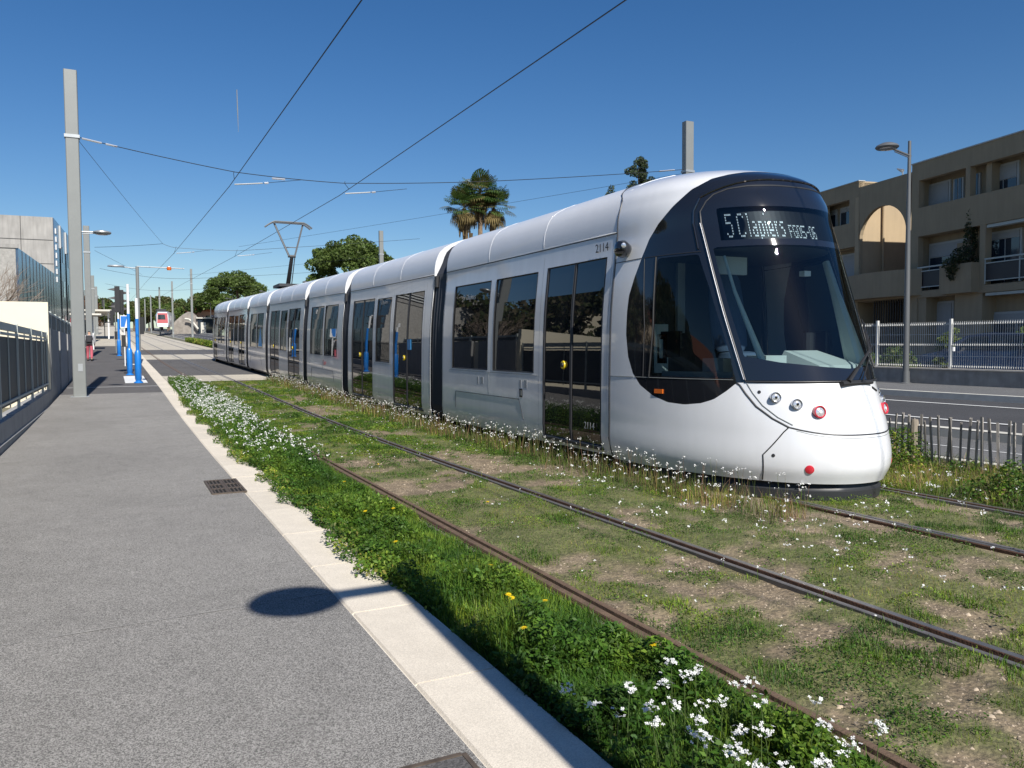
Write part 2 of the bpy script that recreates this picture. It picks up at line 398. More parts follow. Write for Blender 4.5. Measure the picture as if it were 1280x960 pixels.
# soil sheet with colour of its own, fine grid near the camera
def cover(X, Y):                                        # 0 bare soil .. 1 full green
    c = fbm(X, Y, .9, 3)*.55+fbm(X, Y, .33, 9)*.45
    v = np.clip((c-.47)*9.5+.56, 0, 1)
    verge = (X < 2.42); v = np.where(verge, np.clip(v+.8, 0, 1), v)
    inner = (X > 2.7) & (X < 3.9); v = np.where(inner & (Y > 13), np.clip(v+.35, 0, 1), v)
    v = np.where((X > 7.2) & (Y > 4.2), np.clip(v+.35, 0, 1), v)
    v = np.where((X > 4.9) & (X < 5.9) & (Y > 6.5), np.clip(v+.15, 0, 1), v)
    rail = np.minimum.reduce([np.abs(X-a) for a in (2.55, 3.985, 6.09, 7.52)])
    return np.where(rail < .10, v*.3, v)
gx = np.concatenate([np.arange(1.635, 9.40, .07), [9.40]]); gy = np.concatenate([np.arange(-2, 14, .08), np.arange(14, 32.3, .2)])
GX, GY = np.meshgrid(gx, gy); rail = np.minimum.reduce([np.abs(GX-a) for a in (2.55, 3.985, 6.09, 7.52)])
cv = cover(GX, GY)
GZ = (fbm(GX, GY, .5, 21)-.5)*.05+(fbm(GX, GY, .16, 22)-.5)*.02-.028+cv*.012
GZ = np.where(rail < .10, -.03, np.where(rail < .17, np.minimum(GZ, -.012), GZ)); GZ = np.where(GX < 1.8, np.minimum(GZ, -.05), GZ); GZ += np.clip(GX-8.2, 0, 1.1)*.11
soilc = np.array([.26, .20, .13]); soild = np.array([.12, .09, .058]); grn = np.array([.085, .105, .025])
f = fbm(GX, GY, .25, 31)[..., None]; cc = soilc*f+soild*(1-f); cc = cc*(1-.75*cv[..., None])+grn*.75*cv[..., None]
V = np.stack([GX+DX(GY), GY, GZ+ZG(GY)], -1).reshape(-1, 3); nx, ny = len(gx), len(gy)
I = np.arange((ny-1)*nx).reshape(ny-1, nx)[:, :-1].ravel(); F = np.stack([I, I+1, I+nx+1, I+nx], 1)
o = np_mesh('track_bed_soil', V, F, 'soil', cc.reshape(-1, 3), True); o['kind'] = 'structure'
def ground_h(X, Y):
    c = cover(X, Y); z = (fbm(X, Y, .5, 21)-.5)*.05+(fbm(X, Y, .16, 22)-.5)*.02-.028+c*.012
    return np.where(X < 1.8, np.minimum(z, -.05), z)+np.clip(X-8.2, 0, 1.1)*.11
mb = MB(); strip(mb, 8.6, 9.55, 32.3, 420, -.03, .12, 'far_ground'); strip(mb, 1.63, 9.4, -14, -2, -.04, 0, 'far_ground'); structure(mb, 'verge_soil')

# rails: four grooved rails
for k, X in enumerate((2.55, 3.985, 6.09, 7.52)):
    sgn = -1 if k % 2 == 0 else 1                       # guard lip lies towards the track centre
    mb = MB(); ys = [y for y in np.arange(-8, 24, 2.)]+[y for y in YS if y >= 24]
    def prof_strip(pr, m):
        vs = [WP(X+px*sgn, y, pz) for y in ys for px, pz in pr]; n_ = len(pr)
        mb.add(vs, [((i*n_+j, i*n_+j+1, (i+1)*n_+j+1, (i+1)*n_+j) if sgn > 0 else (i*n_+j, (i+1)*n_+j, (i+1)*n_+j+1, i*n_+j+1)) for i in range(len(ys)-1) for j in range(n_-1)], m)
    prof_strip([(-.085, -.06), (-.085, -.004), (-.078, .000), (-.052, .000), (-.045, -.004), (-.043, -.04)], 'rail_grey' if k else 'rail_brown')
    prof_strip([(-.043, -.04), (-.005, -.04)], 'rail_groove')
    prof_strip([(-.005, -.04), (.000, .001), (.006, .005)], 'rail_rust')
    prof_strip([(.006, .005), (.052, .005)], 'rail_steel' if k else 'rail_brown')
    prof_strip([(.052, .005), (.062, -.003), (.062, -.06)], 'rail_rust')
    if k == 0: prof_strip([(.064, -.006), (.085, -.007), (.088, -.05)], 'rail_rust'); prof_strip([(.092, -.010), (.17, -.014), (.175, -.05)], 'rail_strip')
    o = mb.build('tram_rail'); tag(o, ['rusty grooved rail nearest the platform kerb', 'rusty grooved rail second from the platform', 'grooved rail under the left wheels of the tram', 'grooved rail farthest right, beside the picket fence'][k], 'rail', 'rails of the two tram tracks')

# drain grate and manhole corner
g = thing('drain_grate', 'small rusty iron drain grate set in the grey pavement beside the kerb', 'drain', (1.04, 9.5, 0))
mb = MB(); mb.box((1.04, 9.5, .001), (.33, .92, .01), 'void_dark'); mb.build('pit_shade_sheet', g)  # near-black sheet at pavement level, shade of the drain put into its colour
mb = MB()
for s_ in (-1, 1): mb.box((1.04+s_*.17, 9.5, .007), (.025, .95, .016), 'grate_iron'); mb.box((1.04, 9.5+s_*.465, .007), (.32, .022, .016), 'grate_iron')
mb.box((1.04, 9.5, .0065), (.02, .9, .015), 'grate_iron'); mb.build('frame', g)
for k in range(8):
    mb = MB(); mb.box((1.04-.14+k*.04, 9.5, .008), (.013, .90, .016), 'grate_iron'); mb.build('bar', g)
mb = MB()
for k in (-1, 1): mb = MB(); mb.box((1.04, 9.5+k*.15, .0075), (.32, .05, .013), 'grate_iron'); mb.build('cross_bar', g)
g = thing('manhole_cover', 'dark recessed manhole frame cutting into the pavement at the kerb', 'manhole', (.95, 2.35, 0))
mb = MB(); mb.box((.86, 2.44, .002), (.56, .60, .008), 'asphalt_dark'); mb.build('cover', g)
mb = MB()
for s_ in (-1, 1): mb.box((.86+s_*.29, 2.44, .004), (.02, .62, .012), 'grate_iron'); mb.box((.86, 2.44+s_*.31, .004), (.56, .02, .012), 'grate_iron')
mb.build('frame', g)

# ------------------------------------------------------------------ THE TRAM
def interp(x, xk, yk):                                  # smooth (finite-difference Hermite) interpolation
    x = np.asarray(x, float); xk = np.asarray(xk, float); yk = np.asarray(yk, float)
    d = np.diff(yk)/np.diff(xk); m = np.concatenate([[d[0]], (d[1:]+d[:-1])/2, [d[-1]]])
    i = np.clip(np.searchsorted(xk, x)-1, 0, len(xk)-2); h = xk[i+1]-xk[i]; t = np.clip((x-xk[i])/h, 0, 1)
    return ((2*t**3-3*t**2+1)*yk[i]+(t**3-2*t**2+t)*h*m[i]+(-2*t**3+3*t**2)*yk[i+1]+(t**3-t**2)*h*m[i+1])
ZB, ZT = .1668, 3.7945
ZKN = ZB+(np.array([.2, .35, .7, 1.2, 2.0, 2.8, 3.2, 3.45, 3.6, 3.7])-.2)*(ZT-ZB)/3.5
WK = np.array([1.253, 1.311, 1.319, 1.316, 1.29, 1.206, 1.165, 1.004, .689, .325])
YK = np.array([5.561, 5.496, 5.548, 5.745, 6.061, 6.376, 6.551, 6.785, 7.41, 8.151])-8.3
TCX, TCY = 6.82, 8.3
def tw(z): return interp(z, ZKN, WK)
def surf(th, z, inset=0.0):
    th = np.asarray(th, float); z = np.asarray(z, float)
    W_ = tw(z)-inset; Y0 = interp(z, ZKN, YK)+inset; n = 2.124+.239*np.clip((z-ZB)/(ZT-ZB), 0, 1)
    yc = .4*np.clip((z-3.4)/.3, 0, 1); L = yc-Y0; c, s = np.cos(th), np.sin(th)
    return np.stack([W_*np.sign(s)*np.abs(s)**(2/n), Y0+L-L*np.abs(c)**(2/n), z+0*th], -1)
def snorm(th, z):
    e = .012; lim = pi/2
    a = surf(np.minimum(th+e, lim), z)-surf(np.maximum(th-e, -lim), z)
    b = surf(th, np.minimum(z+.02, ZT))-surf(th, np.maximum(z-.02, ZB)); n = np.cross(a, b)
    return n/np.maximum(np.linalg.norm(n, axis=-1, keepdims=True), 1e-9)
def sd_poly(P, poly):
    P = np.asarray(P); A = np.asarray(poly, float); B = np.roll(A, -1, 0); d = np.full(len(P), 1e9); ins = np.zeros(len(P), bool)
    for a, b in zip(A, B):
        ab = b-a; t = np.clip(((P-a)@ab)/max(ab@ab, 1e-12), 0, 1); q = a+t[:, None]*ab; d = np.minimum(d, np.linalg.norm(P-q, axis=1))
        c = ((a[1] > P[:, 1]) != (b[1] > P[:, 1])) & (P[:, 0] < (b[0]-a[0])*(P[:, 1]-a[1])/((b[1]-a[1]) if abs(b[1]-a[1]) > 1e-12 else 1e-12)+a[0]); ins ^= c
    return np.where(ins, -d, d)
def clip(P, T, f):                                      # split triangles where f changes sign -> P, inside, outside
    s = f(P); s = np.where(np.abs(s) < 1e-6, 1e-6, s); st = s[T]; neg = (st < 0).sum(1)
    ins = T[neg == 3].tolist(); out = T[neg == 0].tolist(); P = P.tolist(); cache = {}
    def mid(a, b):
        k = (min(a, b), max(a, b))
        if k not in cache:
            t = s[a]/(s[a]-s[b]); P.append([P[a][j]+t*(P[b][j]-P[a][j]) for j in (0, 1)]); cache[k] = len(P)-1
        return cache[k]
    for tri in T[(neg == 1) | (neg == 2)]:
        sg = [s[i] < 0 for i in tri]; k = [i for i in range(3) if sg[i] != sg[(i+1) % 3] and sg[i] != sg[(i+2) % 3]][0]
        a, b, c = tri[k], tri[(k+1) % 3], tri[(k+2) % 3]; ab, ac = mid(a, b), mid(a, c)
        (ins if sg[k] else out).append([a, ab, ac]); oo = out if sg[k] else ins; oo += [[ab, b, c], [ab, c, ac]]
    return np.array(P), np.array(ins, int).reshape(-1, 3), np.array(out, int).reshape(-1, 3)
NT, NZ = 150, 110
ths = np.linspace(-pi/2, pi/2, NT+1); zt = np.linspace(0, 1, NZ+1); zzs = ZB+(ZT-ZB)*zt
A, B = np.meshgrid(ths, zzs); P0 = np.stack([A.ravel(), B.ravel()], 1)
I = np.arange((NZ)*(NT+1)).reshape(NZ, NT+1)[:, :-1].ravel(); T0 = np.concatenate([np.stack([I, I+1, I+NT+2], 1), np.stack([I, I+NT+2, I+NT+1], 1)])
sym = lambda P: np.stack([np.abs(P[:, 0])*1.3, P[:, 1]], 1)
S = lambda pl: [(a*1.3, z) for a, z in pl]
poly_bump = S([(-.3, .668), (.05, .668), (.358, .690), (.477, .708), (.54, .742), (.575, .69), (.70, .45), (.70, .264), (.70, 0), (-.3, 0)])
poly_mask = S([(-.3, -1), (-.3, 1.187), (.80, 1.187), (.765, 1.16), (.742, 1.074), (.698, .944), (.622, .826), (.54, .742), (.5, .6), (.3, -1)])
poly_black = S([(-.3, 1.187), (.78, 1.187), (.848, 1.095), (.928, 1.0), (1.003, .952), (1.098, .927), (1.195, .940), (1.283, 1.003), (1.365, 1.12), (1.414, 1.258), (1.446, 1.456),
              (1.461, 1.729), (1.457, 1.996), (1.447, 2.195), (1.41, 2.411), (1.357, 2.644), (1.299, 2.851), (1.22, 3.008), (1.089, 3.186), (.929, 3.362), (.742, 3.47), (.56, 3.515), (.373, 3.545), (.2, 3.56), (-.3, 3.565)])
poly_glass = S([(-.3, 1.212), (.728, 1.212), (.755, 1.6), (.803, 2.21), (.838, 2.59), (.872, 2.95), (.868, 3.08), (.81, 3.19), (.742, 3.262), (.62, 3.315), (.45, 3.34), (.2, 3.347), (-.3, 3.347)])
poly_side = S([(1.298, 1.235), (1.253, 1.816), (1.228, 2.60), (.918, 2.60), (.86, 2.2), (.815, 1.75), (.79, 1.45), (.795, 1.235)])
inner = lambda P: np.maximum(np.maximum(np.interp(np.abs(P[:, 0]), [0, .2, .5, .76], [1.33, 1.35, 1.40, 1.48])-P[:, 1], P[:, 1]-2.66), np.abs(P[:, 0])*1.3-np.interp(P[:, 1], [1.2, 1.6, 2.2, 2.6, 3.0], [.70, .715, .765, .80, .83])*1.3)
disp = lambda P: np.maximum(np.maximum(2.73-P[:, 1], P[:, 1]-3.10), np.abs(P[:, 0])-.74)
P, bump_t, rest = clip(P0, T0, lambda q: sd_poly(sym(q), poly_bump))
P, black_t, rest = clip(P, rest, lambda q: sd_poly(sym(q), poly_black))
P, mask_t, shell_t = clip(P, rest, lambda q: sd_poly(sym(q), poly_mask))
P, glass_t, black_t = clip(P, black_t, lambda q: sd_poly(sym(q), poly_glass))
P, side_t, black_t = clip(P, black_t, lambda q: sd_poly(sym(q), poly_side))
P, pane_t, frit_t = clip(P, glass_t, inner)
P, disp_t, frit_t = clip(P, frit_t, disp)
tram = thing('tram', 'long white articulated tram with black rounded front waiting on the second track', 'tram', WP(6.82, 10, 0))
def cab_mesh(name, T, m, parent, off=0.0, thick=0.0):
    if len(T) == 0: return None
    u_, inv = np.unique(T, return_inverse=True); q = P[u_]; N = snorm(q[:, 0], q[:, 1]); V = surf(q[:, 0], q[:, 1])+N*off
    F = inv.reshape(-1, 3)
    me = bpy.data.meshes.new(name); me.from_pydata(V.tolist(), [], F.tolist()); me.materials.append(MATS[m])
    me.polygons.foreach_set('use_smooth', [True]*len(F)); me.normals_split_custom_set_from_vertices([tuple(a) for a in N]); me.update()
    o = bpy.data.objects.new(name, me); COL.objects.link(o)
    if parent: o.parent = parent
    return o
cab_o = cab_mesh('cab', shell_t, 'white_paint', tram); cab_o.location = Vector((TCX, TCY, 0))-wl(tram)
cab_mesh('bumper', bump_t, 'white_paint', cab_o); cab_mesh('nose_panel', mask_t, 'white_paint', cab_o)
cab_mesh('black_surround', black_t, 'black_gloss', cab_o, -.002)
cab_mesh('windshield_border', frit_t, 'black_gloss', cab_o, .012)
cab_mesh('windshield', pane_t, 'windshield_glass', cab_o, .012)
cab_mesh('display_window', disp_t, 'display_glass', cab_o, .012)
lft = P[side_t][:, :, 0].mean(1) < 0
cab_mesh('side_window', side_t[lft], 'cab_glass', cab_o, -.006); cab_mesh('side_window', side_t[~lft], 'cab_glass', cab_o, -.006)
def sp(th, z, off=0.0, inset=0.0):
    th = np.array([th]); z = np.array([z]); return Vector((surf(th, z, inset)+snorm(th, z)*off)[0])
def sn(th, z): return Vector(snorm(np.array([th]), np.array([z]))[0])
def line_on(mb, pts, r, m, off=0.0, step=.05, n=6):
    out = []
    for (a, b) in zip(pts[:-1], pts[1:]):
        k = max(2, int(sqrt(((b[0]-a[0])*1.3)**2+(b[1]-a[1])**2)/step))
        out += [(a[0]+(b[0]-a[0])*i/k, a[1]+(b[1]-a[1])*i/k) for i in range(k)]
    out.append(pts[-1]); mb.tube([sp(a, z, off) for a, z in out], r, m, n)
E_ = lambda pl: [(a/1.3, z) for a, z in pl]
# seams of the bodywork
mb = MB()
for s_ in (-1, 1):
    line_on(mb, [(s_*a, z) for a, z in E_(poly_bump)[4:8]]+[(s_*.70, .18)], .007, 'black_rubber')
    line_on(mb, [(s_*.54, .742), (s_*.622, .826), (s_*.698, .944), (s_*.742, 1.074), (s_*.765, 1.16), (s_*.78, 1.183)], .010, 'dark_plastic')
    line_on(mb, [(s_*.515, .765), (s_*.59, .84), (s_*.66, .955), (s_*.70, 1.08), (s_*.722, 1.18)], .006, 'mast_grey', .002)
line_on(mb, [(s*.54/8, .668+.074*abs(s/8)**3.2) for s in range(-8, 9)], .008, 'dark_plastic')
line_on(mb, [(s*.50/8, .635+.074*abs(s/8)**3.2) for s in range(-8, 9)], .003, 'mast_grey')
mb.tube([sp(-pi/2, z, .001)+Vector((0, -.0, 0)) for z in np.linspace(.2, 3.7, 40)], .009, 'dark_plastic', 6)
mb.tube([sp(pi/2, z, .001) for z in np.linspace(.2, 3.7, 40)], .009, 'dark_plastic', 6)
for s_ in (-1, 1):
    line_on(mb, [(s_*1.57, 2.62), (s_*1.36, 2.63)], .005, 'dark_plastic'); line_on(mb, [(s_*1.57, 1.215), (s_*1.41, 1.215)], .005, 'mast_grey')
    line_on(mb, [(s_*1.40, 1.215), (s_*.80, 1.215)], .004, 'mast_grey', .001)
    line_on(mb, [(s_*1.305, 1.22), (s_*1.262, 1.816), (s_*1.24, 2.62)], .010, 'black_rubber', .003); line_on(mb, [(s_*1.345, 1.22), (s_*1.325, 1.816), (s_*1.335, 2.62)], .004, 'dark_plastic', .001)
    line_on(mb, [(s_*1.34, 2.63), (s_*.90, 2.63)], .004, 'dark_plastic', .001)
mb.build('panel_seam', cab_o, True, local=True)
mb = MB()
g_ = E_(poly_glass)[1:]
loop = [(a, z) for a, z in g_[:-1]]; full = [(-a, z) for a, z in loop]+[(a, z) for a, z in reversed(loop)]
line_on(mb, full, .010, 'dark_plastic', .010)
line_on(mb, [(-.728, 1.20), (.728, 1.20)], .009, 'dark_plastic', .010)
for s_ in (-1, 1):
    line_on(mb, [(s_*.735, 1.22), (s_*.763, 1.6), (s_*.811, 2.21), (s_*.846, 2.59), (s_*.880, 2.95)], .005, 'trim_silver', .016)
    line_on(mb, [(s_*.915, 2.66), (s_*.935, 2.95), (s_*.92, 3.10), (s_*.86, 3.24)], .012, 'black_gloss', .004)
line_on(mb, [(s*.86/8, 3.43-.18*abs(s/8)**3) for s in range(-8, 9)], .012, 'black_gloss', .004)
mb.build('windshield_trim', cab_o, True, local=True)
# lamps of the nose
def rot_to(n): return n.to_track_quat('Z', 'Y').to_matrix()
for s_ in (-1, 1):
    for th, z, kind in ((.578, 1.04, 'headlight'), (.463, .974, 'headlight'), (.335, .90, 'tail_light')):
        c = sp(s_*th, z); R = rot_to((sn(s_*th, z)+Vector((0, -.9, 0))).normalized()); mb = MB()
        r_ = .050 if kind == 'headlight' else .058
        mb.lathe([(r_*1.12, -.05), (r_*1.12, .028), (r_, .034), (r_*.9, .030), (r_*.86, .0)], 'trim_silver' if kind == 'headlight' else 'red_lens', 20, c, R)
        o = mb.build(kind, cab_o, True, local=True)
        mb = MB(); mb.lathe([(r_*.84, .002), (r_*.84, .018), (r_*.55, .027), (.001, .030)], 'lamp_glass', 18, c, R)
        mb.lathe([(r_*.28, .0), (r_*.28, .034), (.001, .036)], 'void_dark' if kind == 'headlight' else 'pole_white', 10, c, R)
        mb.build('lens', cab_o, True, local=True)
    c = sp(s_*.448, .322); mb = MB(); mb.lathe([(.045, -.02), (.045, .006), (.03, .012), (.001, .014)], 'red_lens', 16, c, rot_to(sn(s_*.448, .322))); mb.build('reflector', cab_o, True, local=True)
    for th, z in ((.663, 1.094), (.645, .449)):
        mb = MB(); mb.lathe([(.018, -.01), (.018, .004), (.001, .006)], 'dark_plastic', 10, sp(s_*th, z), rot_to(sn(s_*th, z))); mb.build('plug', cab_o, True, local=True)
    c = sp(s_*1.244, 1.061, .004); R = rot_to(sn(s_*1.244, 1.061)); mb = MB(); mb.box(c, (.05, .13, .02), 'orange_lens', R=R @ Matrix.Rotation(pi/2, 3, 'Z') if False else R @ Matrix.Rotation(pi/2, 3, 'Z'))
    mb.build('indicator', cab_o, local=True)
    c = sp(s_*1.483, 2.765); mb = MB(); n_ = Vector((s_, -.15, 0)).normalized(); R = rot_to(n_)
    mb.lathe([(.05, -.05), (.085, .03), (.11, .09), (.095, .145), (.05, .175), (.001, .18)], 'black_gloss', 18, c, R)
    mb.lathe([(.03, 0), (.03, .05), (.001, .055)], 'trim_silver', 10, c+n_*.13+Vector((0, -.06, .03)), rot_to(Vector((s_*.4, -1, 0)).normalized()))
    mb.build('camera_pod', cab_o, True, local=True)
mb = MB(); mb.tube([sp(.20, 1.13, .004), sp(.27, 1.09, .004)], .012, 'dark_plastic', 6); mb.build('vent_slot', cab_o, True, local=True)
# wiper on the right of the screen
mb = MB(); mb.tube([sp(-.12, 1.17, .03), sp(.18, 1.175, .03)], [.03, .02], 'black_rubber', 8); mb.tube([sp(-.06, 1.19, .045), sp(.25, 1.5, .06), sp(.56, 1.82, .05)], [.02, .014, .008], 'black_rubber', 6)
mb.tube([sp(.05, 1.19, .045), sp(.34, 1.52, .06), sp(.60, 1.86, .05)], .007, 'black_rubber', 6)
line_on(mb, [(.54, 1.32), (.62, 1.8), (.70, 2.45)], .011, 'black_rubber', .032); mb.build('wiper', cab_o, True, local=True)
# destination display: LED letters on a dark panel behind the glass
mb = MB(); k = 30
for i in range(k):
    a, b = -.72+1.44*i/k, -.72+1.44*(i+1)/k
    mb.add([sp(a, 2.70, -.05), sp(b, 2.70, -.05), sp(b, 3.12, -.05), sp(a, 3.12, -.05)], [(0, 1, 2, 3)], 'led_panel')
dp = mb.build('display', cab_o, True, local=True)
GL = {'5': ['11111', '10000', '10000', '11110', '00001', '00001', '00001', '10001', '01110'], 'C': ['01110', '10001', '10000', '10000', '10000', '10000', '10000', '10001', '01110'],
 'l': ['11', '01', '01', '01', '01', '01', '01', '01', '01'], 'a': ['0000', '0000', '0000', '0110', '0001', '0111', '1001', '1001', '0111'],
 'p': ['0000', '0000', '0000', '1110', '1001', '1001', '1001', '1001', '1110', '1000', '1000'], 'i': ['1', '0', '0', '1', '1', '1', '1', '1', '1'],
 'e': ['0000', '0000', '0000', '0110', '1001', '1001', '1111', '1000', '0111'], 'r': ['000', '000', '000', '101', '110', '100', '100', '100', '100'],
 's': ['0000', '0000', '0000', '0111', '1000', '0110', '0001', '0001', '1110'],
 'F': ['11111', '10000', '10000', '11110', '10000', '10000', '10000'], 'G': ['01111', '10000', '10000', '10011', '10001', '10001', '01111'],
 '0': ['01110', '10001', '10001', '10001', '10001', '10001', '01110'], '-': ['000', '000', '000', '111', '000', '000', '000'], '6': ['01111', '10000', '10000', '11110', '10001', '10001', '01110'],
 'f': ['11111', '10000', '10000', '11110', '00001', '00001', '11110']}
def led_text(txt, px0, px1, ztop, rp, name):
    cols = []
    for ch in txt:
        if ch == ' ': cols += [None]*3; continue
        g = GL[ch]
        for c in range(len(g[0])): cols.append([r[c] for r in g])
        cols.append(None)
    n_ = len(cols)-1; mb = MB(); px2th = lambda x: float(np.interp(x, [905, 920, 937, 985, 1027], [-.69, -.61, -.483, -.198, .107]))
    for i, cl in enumerate(cols):
        if not cl: continue
        for j, v in enumerate(cl):
            if v != '1': continue
            x = px0+(px1-px0)*(i+.12)/n_; x2 = px0+(px1-px0)*(i+.80)/n_; z = ztop-rp*(j+.1); z2 = z-rp*.62
            mb.add([sp(px2th(xx), zz, -.040) for xx, zz in ((x, z2), (x2, z2), (x2, z), (x, z))], [(0, 1, 2, 3)], 'led')
    mb.build(name, cab_o, local=True)
led_text('5', 905, 915, 3.045, .0305, 'route_number')
for ch, a, b in (('C', 922, 930), ('l', 933, 935), ('a', 938, 945), ('p', 948, 955), ('i', 958, 959.5), ('e', 962.5, 969.5), ('r', 972.5, 977), ('s', 980, 986.5)): led_text(ch, a, b, 3.045, .0305, 'destination_letter'); led_text('FG0f-06', 992, 1027, 2.915, .0215, 'duty_number')
# cab interior
def cbox(name, c, d, m, rz=0, R=None, smooth=False):
    mb = MB(); mb.box(c, d, m, rz, R); return mb.build(name, cab_o, local=True)
mb = MB(); poly = [tuple(surf(np.array([t]), np.array([1.0]), .09)[0][:2]) for t in np.linspace(-1.5, 1.5, 25)]; poly += [(1.15, .02), (-1.15, .02)]
mb.prism([(x, max(y, -2.35)) for x, y in poly][::-1], .80, .84, 'interior_dark'); mb.build('cab_floor', cab_o, local=True)
mb = MB(); poly = [tuple(surf(np.array([t]), np.array([1.3]), .10)[0][:2]) for t in np.linspace(-1.25, 1.25, 25)]
back = [(.78, -1.52), (.5, -1.60), (-.5, -1.60), (-.78, -1.52)]
mb.prism((poly+back)[::-1], 1.10, 1.29, 'interior_grey'); mb.build('dashboard', cab_o, local=True)
mb = MB(); mb.add([(-.10, -2.25, 1.29), (.62, -2.25, 1.29), (.62, -1.55, 1.29), (-.10, -1.55, 1.29), (-.05, -2.15, 1.36), (.57, -2.15, 1.36), (.52, -1.60, 1.52), (0, -1.60, 1.52)],
       [(0, 1, 5, 4), (1, 2, 6, 5), (2, 3, 7, 6), (3, 0, 4, 7), (4, 5, 6, 7)], 'interior_grey'); mb.build('console', cab_o, local=True)
cbox('console_box', (-.42, -1.75, 1.37), (.30, .30, .20), 'interior_grey'); cbox('console_box', (-.80, -1.45, 1.36), (.24, .34, .16), 'interior_grey'); cbox('console_box', (.85, -1.6, 1.35), (.28, .4, .14), 'interior_grey')
cbox('screen', (.58, -1.45, 1.62), (.26, .04, .22), 'dark_plastic', .5)
cbox('partition', (.0, -.02, 1.9), (2.3, .05, 2.3), 'interior_dark')
cbox('partition_panel', (-.62, -.10, 1.55), (.22, .05, .62), 'interior_pale'); cbox('partition_panel', (-.30, -.10, 2.2), (.12, .05, .9), 'interior_grey'); cbox('partition_panel', (.55, -.10, 1.9), (.10, .05, 1.7), 'interior_pale')
mb = MB(); R = Matrix.Rotation(radians(-8), 3, 'X')
mb.lathe([(.20, -.5), (.27, -.42), (.28, 0), (.25, .40), (.18, .52), (.05, .56)], 'seat_blue', 16, (0.02, -.62, 2.0), R @ Matrix.Diagonal((1, .38, 1)))
mb.lathe([(.28, -.06), (.30, 0), (.26, .07), (.1, .09)], 'seat_blue', 16, (0.02, -.88, 1.42)); mb.box((.02, -.8, 1.1), (.2, .2, .6), 'interior_dark'); mb.build('driver_seat', cab_o, True, local=True)
for s_ in (-1, 1):
    mb = MB(); w_ = 1 if s_ > 0 else .35; pts = [sp(s_*a, z, -.12) for a, z in ((.60, 1.32), (.655, 1.8), (.71, 2.2), (.75, 2.6))]; mb.tube(pts, [.12*w_, .085*w_, .055*w_, .04*w_], 'interior_pale', 8); mb.build('inner_pillar', cab_o, True, local=True)
mb = MB(); poly = [tuple(surf(np.array([t]), np.array([2.68]), .10)[0][:2]) for t in np.linspace(-1.5, 1.5, 25)]+[(1.0, -.03), (-1.0, -.03)]
mb.prism(poly[::-1], 2.66, 2.69, 'interior_dark'); mb.build('cab_ceiling', cab_o, local=True)
mb = MB(); mb.box((-.52, -1.25, 2.50), (.5, .06, .2), 'interior_grey'); mb.build('sun_blind', cab_o, local=True)
mb = MB(); mb.box((.42, -1.5, 2.42), (.10, .08, .06), 'pole_white'); mb.build('cab_mirror', cab_o, local=True)
for s_ in (-1, 1):
    mb = MB()
    mb.box((s_*1.14, -1.0, 1.60), (.03, .36, .30), 'dark_plastic')
    mb.box((s_*1.165, -.86, 1.55), (.02, .16, .34), 'black_gloss'); mb.box((s_*1.175, -.86, 1.55), (.012, .06, .22), 'interior_pale')
    mb.build('side_console', cab_o, local=True)
# black skirt under the nose
mb = MB(); prf = [(.24, .13), (.15, .11), (.15, -.0), (.24, -.02)]; nth = 41
tt = np.linspace(-pi/2, pi/2, nth); rings = []
for z_, ins in ((.25, .16), (.10, .12), (.085, .10), (-.015, .11), (-.03, .14)):
    base = surf(tt, np.full(nth, .35), ins); base[:, 2] = z_; base[:, 1] = np.maximum(base[:, 1], base[:, 1]); rings.append(base)
V = np.concatenate(rings); mb.add([tuple(v) for v in V], [(j*nth+i, (j+1)*nth+i, (j+1)*nth+i+1, j*nth+i+1) for j in range(4) for i in range(nth-1)], 'skirt_black')
mb.build('coupler_skirt', cab_o, True, local=True)
mb = MB(); base = surf(tt, np.full(nth, ZB+.001), 0.0); mb.add([tuple(v) for v in base], [tuple(range(nth-1, -1, -1))], 'dark_plastic'); mb.build('underside', cab_o, local=True)

# carriages
ZW0, ZW1, ZD0, ZD1 = 1.20, 2.69, .30, 2.72
PZ = np.array([.20, .30, .45, .6, .8, 1.0, 1.2, 1.4, 1.7, 2.0, 2.3, 2.69, 2.72, 2.85, 2.99, 3.0, 3.12, 3.25, 3.35, 3.45, 3.55, 3.63, 3.69, 3.74, 3.775, 3.7945])
TXT = {}
def text_obj(name, body, size, p, side, parent, m, italic=False):
    cu = bpy.data.curves.new(name, 'FONT'); cu.body = body; cu.size = size; cu.align_x = 'CENTER'; cu.extrude = .0008
    t = bpy.data.objects.new(name, cu); COL.objects.link(t); bpy.context.view_layer.update()
    me = bpy.data.meshes.new_from_object(t.evaluated_get(bpy.context.evaluated_depsgraph_get())); bpy.data.objects.remove(t)
    o = bpy.data.objects.new(name, me); COL.objects.link(o); me.materials.clear(); me.materials.append(MATS[m])
    R = Matrix(((0, 0, -1), (-1, 0, 0), (0, 1, 0))) if side < 0 else Matrix(((0, 0, 1), (1, 0, 0), (0, 1, 0)))
    o.parent = parent; o.matrix_local = Matrix.Translation(Vector(p)-wl(parent)) @ R.to_4x4(); return o
